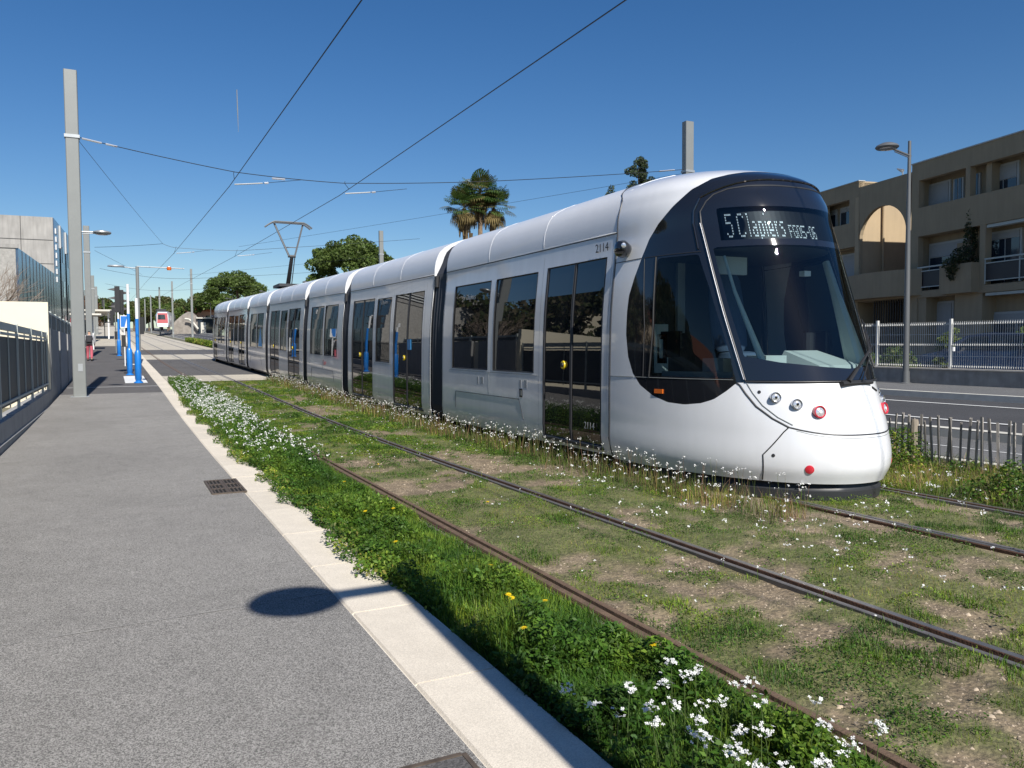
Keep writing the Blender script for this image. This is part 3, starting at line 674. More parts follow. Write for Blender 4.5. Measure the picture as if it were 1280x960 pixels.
def carriage(y0, y1, ops, extras=None, first=False):
    def pt(s, z, y, ins=0.0): return WP(TCX+s*(float(tw(z))-ins), y, z)
    cuts = sorted(set([y0, y1]+[v for o in ops for v in (o[1], o[2])]+[y for y in np.arange(math.ceil(y0), y1, 2.0)]))
    cuts = [c for i, c in enumerate(cuts) if i == 0 or c-cuts[i-1] > .01]
    mb = MB()
    def inside(yc, zc):
        for k_, a, b in ops:
            z0, z1 = (ZD0, ZD1) if k_ == 'door' else (ZW0, ZW1)
            if a < yc < b and z0 < zc < z1: return True
        return False
    for s in (-1, 1):
        for ya, yb in zip(cuts[:-1], cuts[1:]):
            for za, zb_ in zip(PZ[:-1], PZ[1:]):
                if inside((ya+yb)/2, (za+zb_)/2): continue
                q = [pt(s, za, ya), pt(s, za, yb), pt(s, zb_, yb), pt(s, zb_, ya)]
                if s > 0: q.reverse()
                mb.add(q, [(3, 2, 1, 0)] if False else [(0, 3, 2, 1)] if s < 0 else [(3, 0, 1, 2)][:1], 'roof_paint' if za >= 2.995 else 'side_paint')
    for ya, yb in zip(cuts[:-1], cuts[1:]):
        mb.add([pt(-1, ZT, ya), pt(1, ZT, ya), pt(1, ZT, yb), pt(-1, ZT, yb)], [(0, 1, 2, 3)], 'roof_paint')
        mb.add([pt(-1, .20, ya), pt(1, .20, ya), pt(1, .20, yb), pt(-1, .20, yb)], [(3, 2, 1, 0)], 'dark_plastic')
    for y, fl in ((y0, 0), (y1, 1)):                    # rims of the ends, deeper at the roof
        for s in (-1, 1):
            for za, zb_ in zip(PZ[:-1], PZ[1:]):
                ia, ib = [float(np.interp(z, [0, 2.6, 2.95, 3.1, 3.8], [.004, .004, .04, .16, .22])) for z in (za, zb_)]
                ia = min(ia, float(tw(za))); ib = min(ib, float(tw(zb_)))
                q = [pt(s, za, y), pt(s, zb_, y), pt(s, zb_, y, ib), pt(s, za, y, ia)]
                mb.add(q, [(0, 1, 2, 3)], 'white_paint')
    for y in (y0+.03, y1-.03):                          # dark bulkhead inside each end
        vs = [pt(-1, z, y, .02) for z in PZ]+[pt(1, z, y, .02) for z in PZ[::-1]]; mb.add(vs, [tuple(range(len(vs)))], 'bellows_black')
    body = mb.build('carriage', tram, smooth=True, weld=True)
    # seams
    mb = MB()
    for s in (-1, 1):
        mb.tube([pt(s, 2.995, y, -.001) for y in np.linspace(y0+.01, y1-.01, 6)], .007, 'dark_plastic', 5)
        mb.tube([pt(s, 3.01, y, -.002) for y in np.linspace(y0+.01, y1-.01, 6)], .004, 'white_paint', 5)
        nr = max(1, int(round((y1-y0)/2.1)))
        for i in range(1, nr):
            y = y0+(y1-y0)*i/nr; mb.tube([pt(s, z, y, -.002) for z in np.linspace(3.02, 3.76, 12)], .003, 'side_paint', 5)
        for k_, a, b in ops:
            if k_ == 'door':
                for yy in (a-.12, b+.12): mb.tube([pt(s, z, yy, .002) for z in np.linspace(.22, 2.9, 14)], .0035, 'mast_grey', 4)
        wins = [o for o in ops if o[0] == 'win']
        if wins:
            a, b = min(o[1] for o in wins)-.12, max(o[2] for o in wins)+.12
            mb.tube([pt(s, 1.165, y, .001) for y in (a, (a+b)/2, b)], .0045, 'mast_grey', 4)
            mid = (a+b)/2
            if len(wins) > 1:
                mb.tube([pt(s, z, mid, .001) for z in np.linspace(.78, 1.165, 4)], .004, 'mast_grey', 4)
                mb.tube([pt(s, .28, a+.35, 0), pt(s, .5, a+.45, 0), pt(s, .78, a+.6, 0), pt(s, .78, b-.3, 0), pt(s, .5, b-.3, 0), pt(s, .25, b-.3, 0)], .006, 'dark_plastic', 4)
        for yy in (y0+.03, y1-.03): mb.tube([pt(s, z, yy, .002) for z in np.linspace(.22, 2.95, 14)], .006, 'dark_plastic', 4)
    mb.build('panel_seam', body, 'all')
    for s in (-1, 1):
        for k_, a, b in ops:
            z0, z1 = (ZD0, ZD1) if k_ == 'door' else (ZW0, ZW1)
            zs = [z0]+[z for z in PZ if z0+.01 < z < z1-.01]+[z1]
            def panel(name, ya, yb, ins, m, bar=None):
                mb = MB()
                for za, zb_ in zip(zs[:-1], zs[1:]):
                    q = [pt(s, za, ya, ins), pt(s, za, yb, ins), pt(s, zb_, yb, ins), pt(s, zb_, ya, ins)]
                    mb.add(q, [(0, 3, 2, 1)] if s < 0 else [(0, 1, 2, 3)], m)
                return mb
            def rim(mb, ya, yb, wd, ins, m):            # solid frame round the opening
                for (p_, q_) in (((ya, z0), (ya, z1)), ((yb, z0), (yb, z1)), ((ya, z0), (yb, z0)), ((ya, z1), (yb, z1))):
                    n_ = 14 if p_[0] == q_[0] else 3
                    mb.tube([pt(s, p_[1]+(q_[1]-p_[1])*i/n_, p_[0]+(q_[0]-p_[0])*i/n_, ins) for i in range(n_+1)], wd, m, 4)
            if k_ == 'win':
                mb = panel('window', a, b, .014, 'window_dark'); rim(mb, a+.006, b-.006, .014, .008, 'black_rubber'); wdo = mb.build('window', body, True)
            else:
                m_ = (a+b)/2
                for ya, yb in ((a+.015, m_-.008), (m_+.008, b-.015)):
                    mb = panel('door_leaf', ya, yb, .016, 'window_dark'); rim(mb, ya+.01, yb-.01, .012, .012, 'dark_plastic'); mb.build('door_leaf', body, True)
                mb = MB(); rim(mb, a, b, .018, .016, 'black_rubber'); mb.box(pt(s, z0-.03, m_, .01), (.05, b-a+.05, .04), 'dark_plastic'); mb.build('door_frame', body, True)
                if s < 0:
                    yb_ = m_+.20; c = Vector(pt(s, 1.33, yb_, .014)); mb = MB(); mb.lathe([(.06, 0), (.055, .02), (.001, .025)], 'button_yellow', 14, c, rot_to(Vector((s, 0, 0)))); mb.lathe([(.035, 0), (.03, .035), (.001, .04)], 'dark_plastic', 10, c, rot_to(Vector((s, 0, 0)))); mb.build('door_button', body, True)
    return body
D, Wn = 'door', 'win'
cars = [(8.3, 14.05, [(D, 8.50, 10.06), (Wn, 10.34, 11.78), (Wn, 11.98, 13.55)]),
        (14.7, 21.0, [(D, 15.2, 17.08), (Wn, 17.34, 18.42), (D, 18.68, 20.6)]),
        (21.6, 26.2, [(Wn, 22.2, 23.75), (Wn, 23.95, 25.65)]),
        (26.8, 33.6, [(D, 27.4, 29.4), (Wn, 29.7, 30.9), (D, 31.2, 33.1)]),
        (34.2, 38.8, [(Wn, 34.8, 36.3), (Wn, 36.5, 38.2)]),
        (39.4, 46.0, [(D, 39.9, 41.8), (Wn, 42.1, 43.3), (D, 43.6, 45.5)]),
        (46.6, 52.3, [(Wn, 47.1, 48.5), (Wn, 48.7, 50.1), (D, 50.4, 52.05)])]
bodies = [carriage(*c) for c in cars]
for c0, c1 in zip(cars[:-1], cars[1:]):
    ya, yb = c0[1]-.02, c1[0]+.02; n_ = 9; mb = MB(); ring = []
    for i in range(n_+1):
        ins = .11 if i % 2 else .025
        if i in (0, n_): ins = .12
        ring.append([WP(TCX+s*(float(tw(min(z, 3.70)))-ins-(.10 if z > 3.0 else 0)*min(1, (z-3.0)/.2 if z > 3 else 0)), ya+(yb-ya)*i/n_, min(z, 3.70)) for s, zz in ((-1, PZ), (1, PZ[::-1])) for z in zz if z < 3.69])
    k = len(ring[0]); mb.add([p for r in ring for p in r], [(i*k+j, i*k+j+1, (i+1)*k+j+1, (i+1)*k+j) for i in range(n_) for j in range(k-1)], 'bellows_black')
    mb.build('bellows', tram)
    for s in (-1, 1): mb = MB(); mb.box(WP(TCX+s*(float(tw(2.9))-.03), c1[0]-.10, 2.86), (.10, .10, .22), 'dark_plastic'); mb.build('bellows_bracket', tram)
mb = MB()
for a, b in ((7.0, 14), (14.8, 21), (21.5, 26.3), (26.9, 33.5), (34, 39), (39.5, 46), (46.6, 53)):
    p, q = WP(TCX, a, .0), WP(TCX, b, .0); mb.box(((p[0]+q[0])/2, (a+b)/2, (p[2]+q[2])/2+.17), (2.1, b-a, .20), 'dark_plastic', R=Matrix.Rotation(atan2(q[2]-p[2], b-a), 3, 'X'))
mb.build('underframe', tram)
for yb in (10.4, 12.2, 23, 24.8, 35.6, 37.4, 48.6, 50.4):
    for s in (-1, 1):
        c = WP(TCX+s*.7175, yb, .27); mb = MB(); mb.lathe([(.30, -.06), (.30, .05), (.25, .06), (.24, .03), (.1, .05), (.001, .05)], 'steel', 20, c, Matrix.Rotation(s*pi/2, 3, 'Y')); mb.build('wheel', tram, True)
rear = copy_tree(cab_o, tram); rp = Vector(WP(TCX, 52.3, 0)); rear.location = rp-wl(tram); rear.rotation_euler = (atan2(-.03, 1)*0, 0, pi+.012)
# letters and marks on the side
def sidept(z, y, off=.002): return WP(TCX-float(tw(z))-off, y, z)
text_obj('fleet_number', '2114', .155, sidept(2.80, 8.62, .016), -1, bodies[0], 'letter_black')
text_obj('fleet_number', '2114', .13, sidept(.50, 8.78, .004), -1, bodies[0], 'letter_pale')
text_obj('side_display_text', '5 Clapiers', .13, sidept(2.42, 12.85, .004), -1, bodies[0], 'letter_pale')
text_obj('side_display_text', '5 Clapiers', .13, sidept(2.55, 17.9, .004), -1, bodies[1], 'letter_pale')
text_obj('side_text', 'Tam', .22, sidept(.92, 23.7, .004), -1, bodies[2], 'red_lens')
mb = MB(); mb.box(sidept(.88, 10.75, .0), (.008, .10, .13), 'black_rubber'); mb.box(sidept(.88, 10.75, .004), (.006, .05, .08), 'mast_grey'); mb.build('fuel_flap', bodies[0])
for y, b_ in ((12.35, 0), (10.75, 0), (9.0, 1)):
    if b_: continue
    mb = MB(); mb.box(sidept(1.02, y-.15, .0), (.004, .10, .12), 'letter_pale'); mb.box(sidept(1.02, y+.02, .0), (.004, .06, .12), 'letter_pale'); mb.build('sticker', bodies[0])
mb = MB(); mb.box(sidept(1.62, 16.0, -.008), (.008, .22, .22), 'sticker_blue'); mb.build('wheelchair_sticker', bodies[1])
mb = MB(); mb.add([sidept(1.25, 35.0, -.006), sidept(1.25, 36.0, -.006), sidept(2.1, 35.5, -.006)], [(0, 1, 2)], 'sticker_blue'); mb.build('blue_decal', bodies[4])
# pantograph
def tp(X, Y, z): return WP(X, Y, z)
mb = MB(); mb.box(tp(6.82, 35.4, 3.88), (1.2, 1.5, .12), 'dark_plastic'); mb.build('pantograph_base', tram)
mb = MB(); mb.tube([tp(6.82, 35.9, 3.92), tp(6.82, 34.9, 5.15)], [.10, .075], 'dark_plastic', 8); mb.tube([tp(6.98, 35.9, 3.92), tp(6.95, 34.95, 5.1)], .02, 'lamp_grey', 6); mb.build('pantograph_arm', tram, True)
mb = MB()
for s in (-1, 1): mb.tube([tp(6.82+s*.12, 34.9, 5.15), tp(6.82+s*.62, 35.5, 6.62)], .042, 'lamp_grey', 6)
mb.tube([tp(6.66, 34.93, 5.15), tp(6.98, 34.93, 5.15)], .06, 'dark_plastic', 8); mb.tube([tp(6.6, 35.1, 5.55), tp(7.04, 35.1, 5.55)], .02, 'lamp_grey', 6); mb.build('pantograph_frame', tram, True)
for dy in (-.18, .18):
    mb = MB(); mb.tube([tp(6.82+x, 35.5+dy, 6.66-.28*max(0, abs(x)-.62)**1.3*3) for x in np.linspace(-.98, .98, 17)], .038, 'lamp_grey', 6); mb.build('contact_strip', tram, True)

# ------------------------------------------------------------------ MASTS, LAMPS, SIGNALS
def mast(x, y, h, label, f=PP, lamp=0, base=0.0, wd=.34, dark_top=False):
    p = f(x, y, base); t = thing('overhead_line_mast', label, 'mast', p, 'square masts carrying the overhead wires')
    mb = MB(); a = wd/2; b = a*.72; r_ = .02
    poly = [(-a+r_, -b), (a-r_, -b), (a, -b+r_), (a, b-r_), (a-r_, b), (-a+r_, b), (-a, b-r_), (-a, -b+r_)]
    mb.prism([(p[0]+q[0], p[1]+q[1]) for q in poly], p[2]-.1, p[2]+h, 'mast_grey'); mb.build('post', t)
    mb = MB(); mb.box((p[0], p[1], p[2]+.008), (wd+.14, wd*.72+.14, .016), 'galvanised'); mb.build('base_plate', t)
    if dark_top: mb = MB(); mb.box((p[0], p[1], p[2]+h+.25), (wd*.8, wd*.6, .5), 'dark_plastic'); mb.build('cap', t)
    mb = MB(); mb.box((p[0]+wd*.1, p[1]-wd*.36-.004, p[2]+.85), (.12, .012, .22), 'galvanised'); mb.build('access_hatch', t)
    mb = MB(); mb.box((p[0], p[1], p[2]+h*.80), (wd+.05, wd*.72+.05, .09), 'galvanised'); mb.build('wire_bracket', t)
    if lamp:
        s = 1 if lamp > 0 else -1
        mb = MB(); z = p[2]+4.76; mb.tube([(p[0]+s*a, p[1], z), (p[0]+s*(a+.35), p[1], z+.01)], .022, 'galvanised', 8); mb.tube([(p[0]+s*a, p[1], z-.07), (p[0]+s*(a+.30), p[1], z-.03)], .014, 'galvanised', 6); mb.build('lamp_arm', t)
        mb = MB(); mb.lathe([(.10, -.05), (.215, -.035), (.245, .0), (.235, .03), (.14, .06), (.001, .07)], 'galvanised', 28, (p[0]+s*(a+.52), p[1], z)); mb.lathe([(.15, -.056), (.10, -.06), (.001, -.06)], 'lamp_glass', 16, (p[0]+s*(a+.52), p[1], z)); mb.build('lamp_head', t, True)
    return t
mast(-1.05, 26.0, 9.3, 'nearest tall grey mast with a round lamp, at the left edge of the platform', lamp=1)
mast(-1.35, 55, 8.0, 'grey mast behind the walking person, second on the platform')
mast(-1.5, 84, 6.2, 'grey mast on the platform beyond the person, third from the camera')
mast(-1.5, 112, 6, 'small distant grey mast at the end of the platform')
mast(21.2, 26.2, 10.1, 'grey mast rising behind the tram roof next to the black front', f=WP, base=.48, wd=.40)
mast(19.9, 63.3, 9.6, 'grey mast seen in front of the round pine crown', f=WP, base=.48)
for y, lb in ((108, 'mast on the right of the tracks nearest the tail of the tram'), (141, 'slim mast on the right of the tracks, left of the nearest one there'),
              (176, 'distant mast beside the approaching tram'), (212, 'farther mast behind the approaching tram'), (245, 'farthest mast at the end of the right-hand row')):
    mast(9.3, y, 9.3, lb, f=WP, wd=.26 if y < 150 else .3, dark_top=(y == 176))
# lamp mast behind the camera that throws the round shadow on the pavement
p = (1.445, -.55); t = thing('lamp_post', 'grey lamp mast behind the camera whose round head shadows the pavement', 'lamp post', (p[0], p[1], 0))
mb = MB(); mb.box((p[0], p[1], 2.45), (.20, .16, 4.9), 'mast_grey'); mb.build('post', t)
mb = MB(); mb.box((p[0]-.27, p[1], 4.78), (.44, .10, .08), 'galvanised'); mb.build('lamp_arm', t)
mb = MB(); mb.lathe([(.10, -.05), (.26, -.035), (.295, 0), (.28, .03), (.14, .06), (.001, .07)], 'galvanised', 32, (p[0]-.73, p[1], 4.78)); mb.build('lamp_head', t, True)
# street lamps on the far footway
def street_lamp(x, y, label):
    p = WP(x, y, .48); t = thing('street_lamp', label, 'street lamp', p, 'grey street lamps along the far footway'); H = 6.72
    mb = MB(); mb.tube([(p[0], p[1], p[2]), (p[0], p[1], p[2]+3), (p[0], p[1], p[2]+H)], [.085, .072, .042], 'lamp_grey', 14); mb.build('pole', t, True)
    mb = MB(); mb.lathe([(.17, 0), (.17, .02), (.11, .04), (.10, .35), (.001, .35)], 'lamp_grey', 14, p); mb.build('base', t, True)
    d = Vector((-.97, -.1, 0)).normalized(); mb = MB(); a = Vector(p)+Vector((0, 0, H-.38))
    mb.tube([a+Vector((.05, 0, -.03)), a+d*.75+Vector((0, 0, .06))], .03, 'lamp_grey', 8); mb.tube([a+Vector((0, 0, -.08)), a+d*.7+Vector((0, 0, .0))], .014, 'lamp_grey', 6); mb.build('arm', t, True)
    c = a+d*1.05+Vector((0, 0, .08)); mb = MB(); mb.lathe([(.12, -.055), (.27, -.045), (.30, -.01), (.27, .04), (.14, .10), (.001, .12)], 'lamp_grey', 24, c); mb.build('lamp_head', t, True)
    mb = MB(); mb.lathe([(.22, -.05), (.14, -.062), (.001, -.066)], 'lamp_glass', 20, c); mb.build('lamp_glass', t, True)
    return t
street_lamp(19.72, 14.85, 'tall grey street lamp in front of the white mesh fence, right of the tram')
street_lamp(19.7, 86, 'street lamp head showing above the tram roof left of the big pine')
street_lamp(19.7, 113, 'street lamp above the fourth tram carriage')
street_lamp(19.7, 148, 'small street lamp in front of the dark round tree'); street_lamp(19.7, 182, 'smallest street lamp above the tail of the tram')

def signal_pole(x, y, h, blue, fat, label, r=.055):
    p = PP(x, y, 0); t = thing('signal_pole', label, 'pole', p, 'blue and white signal poles at the crossing')
    mb = MB(); mb.tube([(p[0], p[1], p[2]+blue), (p[0], p[1], p[2]+h)], r, 'pole_white', 12); mb.build('white_tube', t, True)
    mb = MB(); mb.tube([(p[0], p[1], p[2]+fat), (p[0], p[1], p[2]+blue)], r*1.15, 'blue_paint', 12); mb.build('blue_tube', t, True)
    mb = MB(); mb.lathe([(.16, 0), (.16, .03), (.10, .06), (.10, .12), (.115, .14), (.115, fat-.05), (.07, fat+.05), (.001, fat+.05)], 'blue_paint', 14, p); mb.build('blue_base', t, True)
    return p, t
def signal_head(parent, p, z, d, n=3, s=.30, dirs=(1,)):
    for k, dr in enumerate(dirs):
        mb = MB(); c = (p[0]+dr*.14, p[1], z); mb.box((c[0], c[1], c[2]), (.20, .30, s*n), 'signal_black'); o = mb.build('signal_head', parent)
        for i in range(n):
            mb = MB(); zz = z+(i-(n-1)/2)*s; x0 = c[0]+dr*.10
            mb.add([(x0, p[1]-.1, zz+.11), (x0, p[1]+.1, zz+.11), (x0+dr*.26, p[1]+.07, zz+.05), (x0+dr*.26, p[1]-.07, zz+.05), (x0, p[1]-.13, zz), (x0, p[1]+.13, zz)], [(0, 1, 2, 3), (0, 3, 4), (1, 5, 2), (3, 2, 1, 0)], 'signal_black'); mb.build('visor', parent)
p, t = signal_pole(.62, 32.0, 3.1, 2.35, 1.15, 'nearest blue and white signal pole standing on the white square')
mb = MB(); mb.box((p[0]+.16, p[1], p[2]+2.1), (.14, .2, .62), 'signal_black'); mb.build('signal_head', t)
p, t = signal_pole(.44, 37.2, 3.85, 2.6, 1.1, 'tallest blue and white pole carrying the black three-lamp signal')
signal_head(t, (p[0]-.26, p[1]), p[2]+3.2, 0, 3, .36, (-1,)); signal_head(t, (p[0]-.40, p[1]+.25), p[2]+3.1, 0, 3, .34, (1,))
mb = MB(); mb.box((p[0]-.2, p[1], p[2]+1.45), (.16, .2, .5), 'signal_black'); mb.build('push_button_box', t)
p, t = signal_pole(.28, 56.0, 2.75, 2.35, 1.0, 'farthest blue and white signal pole', r=.06)
signal_head(t, (p[0]-.22, p[1]), p[2]+2.4, 0, 3, .32, (-1,)); mb = MB(); mb.box((p[0]-.16, p[1], p[2]+1.3), (.16, .2, .5), 'signal_black'); mb.build('push_button_box', t)
p = PP(.40, 44.5, 0); t = thing('route_sign', 'small blue and white sign on a short post among the signal poles', 'sign', p)
mb = MB(); mb.tube([p, (p[0], p[1], p[2]+2.6)], .03, 'pole_white', 8); mb.build('post', t)
mb = MB(); mb.box((p[0], p[1]-.04, p[2]+2.25), (.36, .03, .62), 'pole_white'); mb.build('panel', t)
mb = MB(); mb.add([(p[0]-.15, p[1]-.06, p[2]+1.98), (p[0]+.02, p[1]-.06, p[2]+1.98), (p[0]+.15, p[1]-.06, p[2]+2.52), (p[0]-.15, p[1]-.06, p[2]+2.52)], [(0, 1, 2, 3)], 'sign_blue'); mb.build('blue_field', t)
p = PP(1.12, 46.2, 0); t = thing('signal_gantry', 'thin grey pole with arms over the tracks and a small orange light', 'pole', p)
mb = MB(); mb.tube([p, (p[0], p[1], p[2]+5.15)], .085, 'mast_grey', 10); mb.build('pole', t, True)
mb = MB(); mb.tube([(p[0], p[1], p[2]+5.05), (p[0]-1.0, p[1], p[2]+5.12)], .03, 'galvanised', 6); mb.lathe([(.1, 0), (.3, .02), (.26, .09), (.001, .12)], 'galvanised', 14, (p[0]-1.0, p[1], p[2]+5.08), Matrix.Diagonal((1.4, 1, 1))); mb.build('lamp_arm', t, True)
mb = MB(); mb.tube([(p[0], p[1], p[2]+5.15), (p[0]+2.3, p[1], p[2]+5.12)], .03, 'galvanised', 6); mb.build('signal_arm', t)
mb = MB(); mb.lathe([(.1, -.09), (.13, 0), (.1, .09), (.001, .1)], 'orange_lens', 12, (p[0]+1.55, p[1], p[2]+5.1)); mb.build('orange_light', t, True)
for x, y, h, lb in ((.15, 60, 3.4, 'thin grey pole with a small black signal, behind the farthest blue pole'), (-.6, 100, 4.2, 'thin post with a lamp at the far end of the platform')):
    p = PP(x, y, 0); t = thing('thin_post', lb, 'post', p); mb = MB(); mb.tube([p, (p[0], p[1], p[2]+h)], .045, 'mast_grey', 8); mb.build('pole', t)
    mb = MB(); mb.box((p[0]-.12, p[1], p[2]+h-.4), (.2, .2, .8), 'signal_black'); mb.build('signal_box', t)

# ------------------------------------------------------------------ OVERHEAD WIRES
def wire(name, pts, r, label, cat='wire', grp=None, sag=0.0):
    out = []
    for a, b in zip(pts[:-1], pts[1:]):
        a, b = Vector(a), Vector(b); k = 8 if sag else 1
        for i in range(k):
            t = i/k; q = a.lerp(b, t); q.z -= sag*4*t*(1-t); out.append(q)
    out.append(Vector(pts[-1])); mb = MB(); mb.tube(out, r, 'wire', 5)
    return tag(mb.build(name), label, cat, grp)
z1, z2 = 6.62, 7.36
wire('contact_wire', [(3.35, -12, 6.5), (3.18, 26, z1), (3.30+dx(52), 52, z2), (3.2+dx(86), 86, z2+.95), (3.3+dx(180), 180, 10.8)], .011, 'contact wire over the nearer empty track', grp='contact wires')
wire('contact_wire', [(6.72, -12, 6.5), (6.62, 26, z1), (6.8+dx(52), 52, z2), (6.7+dx(86), 86, z2+.95), (6.8+dx(180), 180, 10.8)], .011, 'contact wire touched by the pantograph of the tram', grp='contact wires')
ML, MR = (-.88, 25.9, 7.65), (19.2, 24.1, 8.32)
wire('span_wire', [ML, (3.31, 25.6, 7.0), (6.61, 25.5, 6.93), (11.68, 25.1, 7.36), (21.0, 26.1, 8.85)], .012, 'near cross-span wire from the left mast over the tram roof', grp='span wires', sag=.03)
wire('diagonal_wire', [(-.88, 25.9, 7.55), (2.5, 52, 7.95)], .007, 'thin diagonal wire from the near left mast to the next span', grp='stay wires', sag=.05)
wire('diagonal_wire', [(21.0, 26.1, 8.7), (6.85, 52, 8.0)], .007, 'long thin diagonal wire passing behind the palm tree', grp='stay wires', sag=.05)
wire('span_wire', [(-1.2, 55, 7.9), (2.5, 52, 7.95), (3.2, 52, 7.75), (6.85, 52, 7.75), (19.9, 55, 9.6)], .011, 'second cross-span wire behind the near one', grp='span wires', sag=.03)
for (x, y, z, lb) in ((3.18, 26, z1, 'dropper on the near span above the empty track'), (6.62, 26, z1, 'dropper on the near span above the tram'), (3.1, 52, z2, 'dropper on the second span above the empty track'), (6.6, 52, z2, 'dropper on the second span above the tram')):
    t = thing('registration_arm', lb, 'wire fitting', (x, y, z), 'registration arms of the contact wires')
    mb = MB(); mb.tube([(x, y-1.2*(y < 40), z), (x+.1, y-.3, z+.36), (x+.12, y-.3, z+.42)], .009, 'wire', 5); mb.build('dropper', t)
    mb = MB(); mb.tube([(x+.12, y-.3, z+.02), (x+.95, y-.35, z+.12)], .022, 'galvanised', 6); mb.build('tube', t)
    mb = MB(); mb.tube([(x+.95, y-.35, z+.12), (x+2.2, y-.4, z+.33)], .008, 'wire', 5); mb.build('tie', t)
    mb = MB(); mb.tube([(x+1.0, y-.35, z+.125), (x+1.12, y-.35, z+.145)], .035, 'lamp_glass', 6); mb.build('insulator', t)
sw = [o for o in COL.objects if o.name == 'span_wire'][0]
for a, b in (((-.80, 25.9, 7.63), (-.30, 25.87, 7.545)), ((-.20, 25.86, 7.53), (.10, 25.85, 7.48)), ((4.4, 25.58, 6.90), (4.8, 25.57, 6.90)), ((19.6, 26.0, 8.62), (20.4, 26.05, 8.76))):
    mb = MB(); mb.tube([a, b], .03, 'lamp_glass', 6); mb.build('insulator', sw)
for y, lb in ((86, 'third cross-span wire, small in the distance'), (118, 'fourth cross-span wire, far away')):
    b = zg(y); wire('span_wire', [(-1.5, y, b+7.6), (3, y, b+6.9), (6.6, y, b+6.9), (19, y, b+8)], .014, lb, grp='span wires', sag=.05)
wire('diagonal_wire', [(-1.2, 55, 7.7), (2.2, 86, 9.0)], .009, 'thin diagonal wire from the second platform mast', grp='stay wires'); wire('diagonal_wire', [(19.9, 63, 9.2), (6.4, 86, 9.1)], .009, 'thin diagonal wire from the mast in front of the pine', grp='stay wires')

# ------------------------------------------------------------------ LEFT SIDE: wall, panel fence, cream wall
t = thing('panel_fence', 'dark grey panel fence on a low concrete base along the left of the pavement', 'fence', (-1.75, 10, 0))
mb = MB(); mb.prism([(-1.95, -8), (-1.64, -8), (-1.64, 25.0), (-1.95, 25.0)], -.1, .12, 'concrete_wall'); mb.build('footing', t)
mb = MB(); 
ya = -8
while ya < 24.9:
    yb = min(ya+2.7, 24.98); za = .36+.006*max(0, ya); mb.box(((-1.80), (ya+yb)/2, (za+.12)/2), (.24, yb-ya-.006, za-.12), 'concrete_wall'); ya += 2.7
mb.build('base_wall', t)
posts = [15.27+2.69*k for k in range(-8, 4)]+[24.9]
for a, b in zip(posts[:-1], posts[1:]):
    for q0, q1 in ((a, (a+b)/2), ((a+b)/2, b)):
        mb = MB(); mb.box((-1.80, (q0+q1)/2, 1.21), (.03, q1-q0-.05, 1.22), 'fence_panel'); mb.build('panel', t)
    mb = MB(); mb.box((-1.76, (a+b)/2, 1.87), (.04, b-a-.06, .045), 'fence_trim'); mb.build('upper_rail', t)
    mb = MB(); mb.box((-1.76, (a+b)/2, .68), (.04, b-a-.06, .04), 'fence_trim'); mb.build('lower_rail', t)
    mb = MB(); mb.box((-1.80, (a+b)/2, 2.0), (.07, b-a-.02, .13), 'fence_trim'); mb.build('top_beam', t)
for y in posts: mb = MB(); mb.box((-1.775, y, 1.22), (.05, .05, 1.74), 'fence_trim'); mb.build('post', t)
for a, b in zip(posts[:-1], posts[1:]): mb = MB(); mb.box((-1.772, (a+b)/2, 1.26), (.02, .018, 1.4), 'fence_trim'); mb.build('stud', t)
t = thing('cream_wall', 'bright cream rendered wall end standing across the fence on the left', 'wall', (-5, 25.1, 0))
mb = MB(); mb.box((-6.72, 25.14, 1.4), (10.0, .24, 3.0), 'cream_wall'); mb.build('wall_face', t)
t = thing('grey_boundary_wall', 'grey rendered boundary wall with dark fence on top beyond the cream wall', 'wall', (-1.8, 30, 0))
mb = MB()
for a, b in ((25.28, 28.6), (29.3, 32.9), (33.6, 38.5)): z0 = zg(a); mb.prism([(-1.98, a), (-1.70, a), (-1.70, b), (-1.98, b)], z0-.2, 2.19, 'concrete_wall')
mb.build('wall_face', t)
for a, b in ((28.6, 29.3), (32.9, 33.6)): mb = MB(); mb.box((-1.86, (a+b)/2, 1.2), (.10, b-a-.02, 1.9), 'cream_wall'); mb.build('gate', t)
for k in range(7):
    y = 25.6+k*2.1; mb = MB(); mb.box((-1.85, y, 2.46), (.06, .10, .60), 'fence_trim'); mb.build('post', t)
    if k < 6:
        mb = MB(); mb.box((-1.85, y+1.05, 2.43), (.03, 1.9, .42), 'fence_panel'); mb.build('panel', t)
        mb = MB(); mb.box((-1.85, y+1.05, 2.68), (.05, 1.98, .06), 'fence_trim'); mb.build('top_rail', t)
t = thing('iron_railing', 'black iron bar railing on a low wall further along the platform', 'railing', (-1.85, 45, 0))
mb = MB(); strip(mb, -1.95, -1.72, 38.6, 56, .5, .5, 'concrete_wall', WP, .7); mb.build('plinth', t)
for k in range(4):
    y0 = 38.8+k*4.2; mb = MB()
    for j in range(30):
        p = WP(-1.84, y0+.14*j, .5); mb.box((p[0], p[1], p[2]+.6), (.02, .02, 1.2), 'signal_black')
    for h in (.12, 1.1): a, b = WP(-1.84, y0, .5+h), WP(-1.84, y0+4.1, .5+h); mb.tube([a, b], .018, 'signal_black', 4)
    o = mb.build('bar_panel', t); o['kind'] = 'stuff'
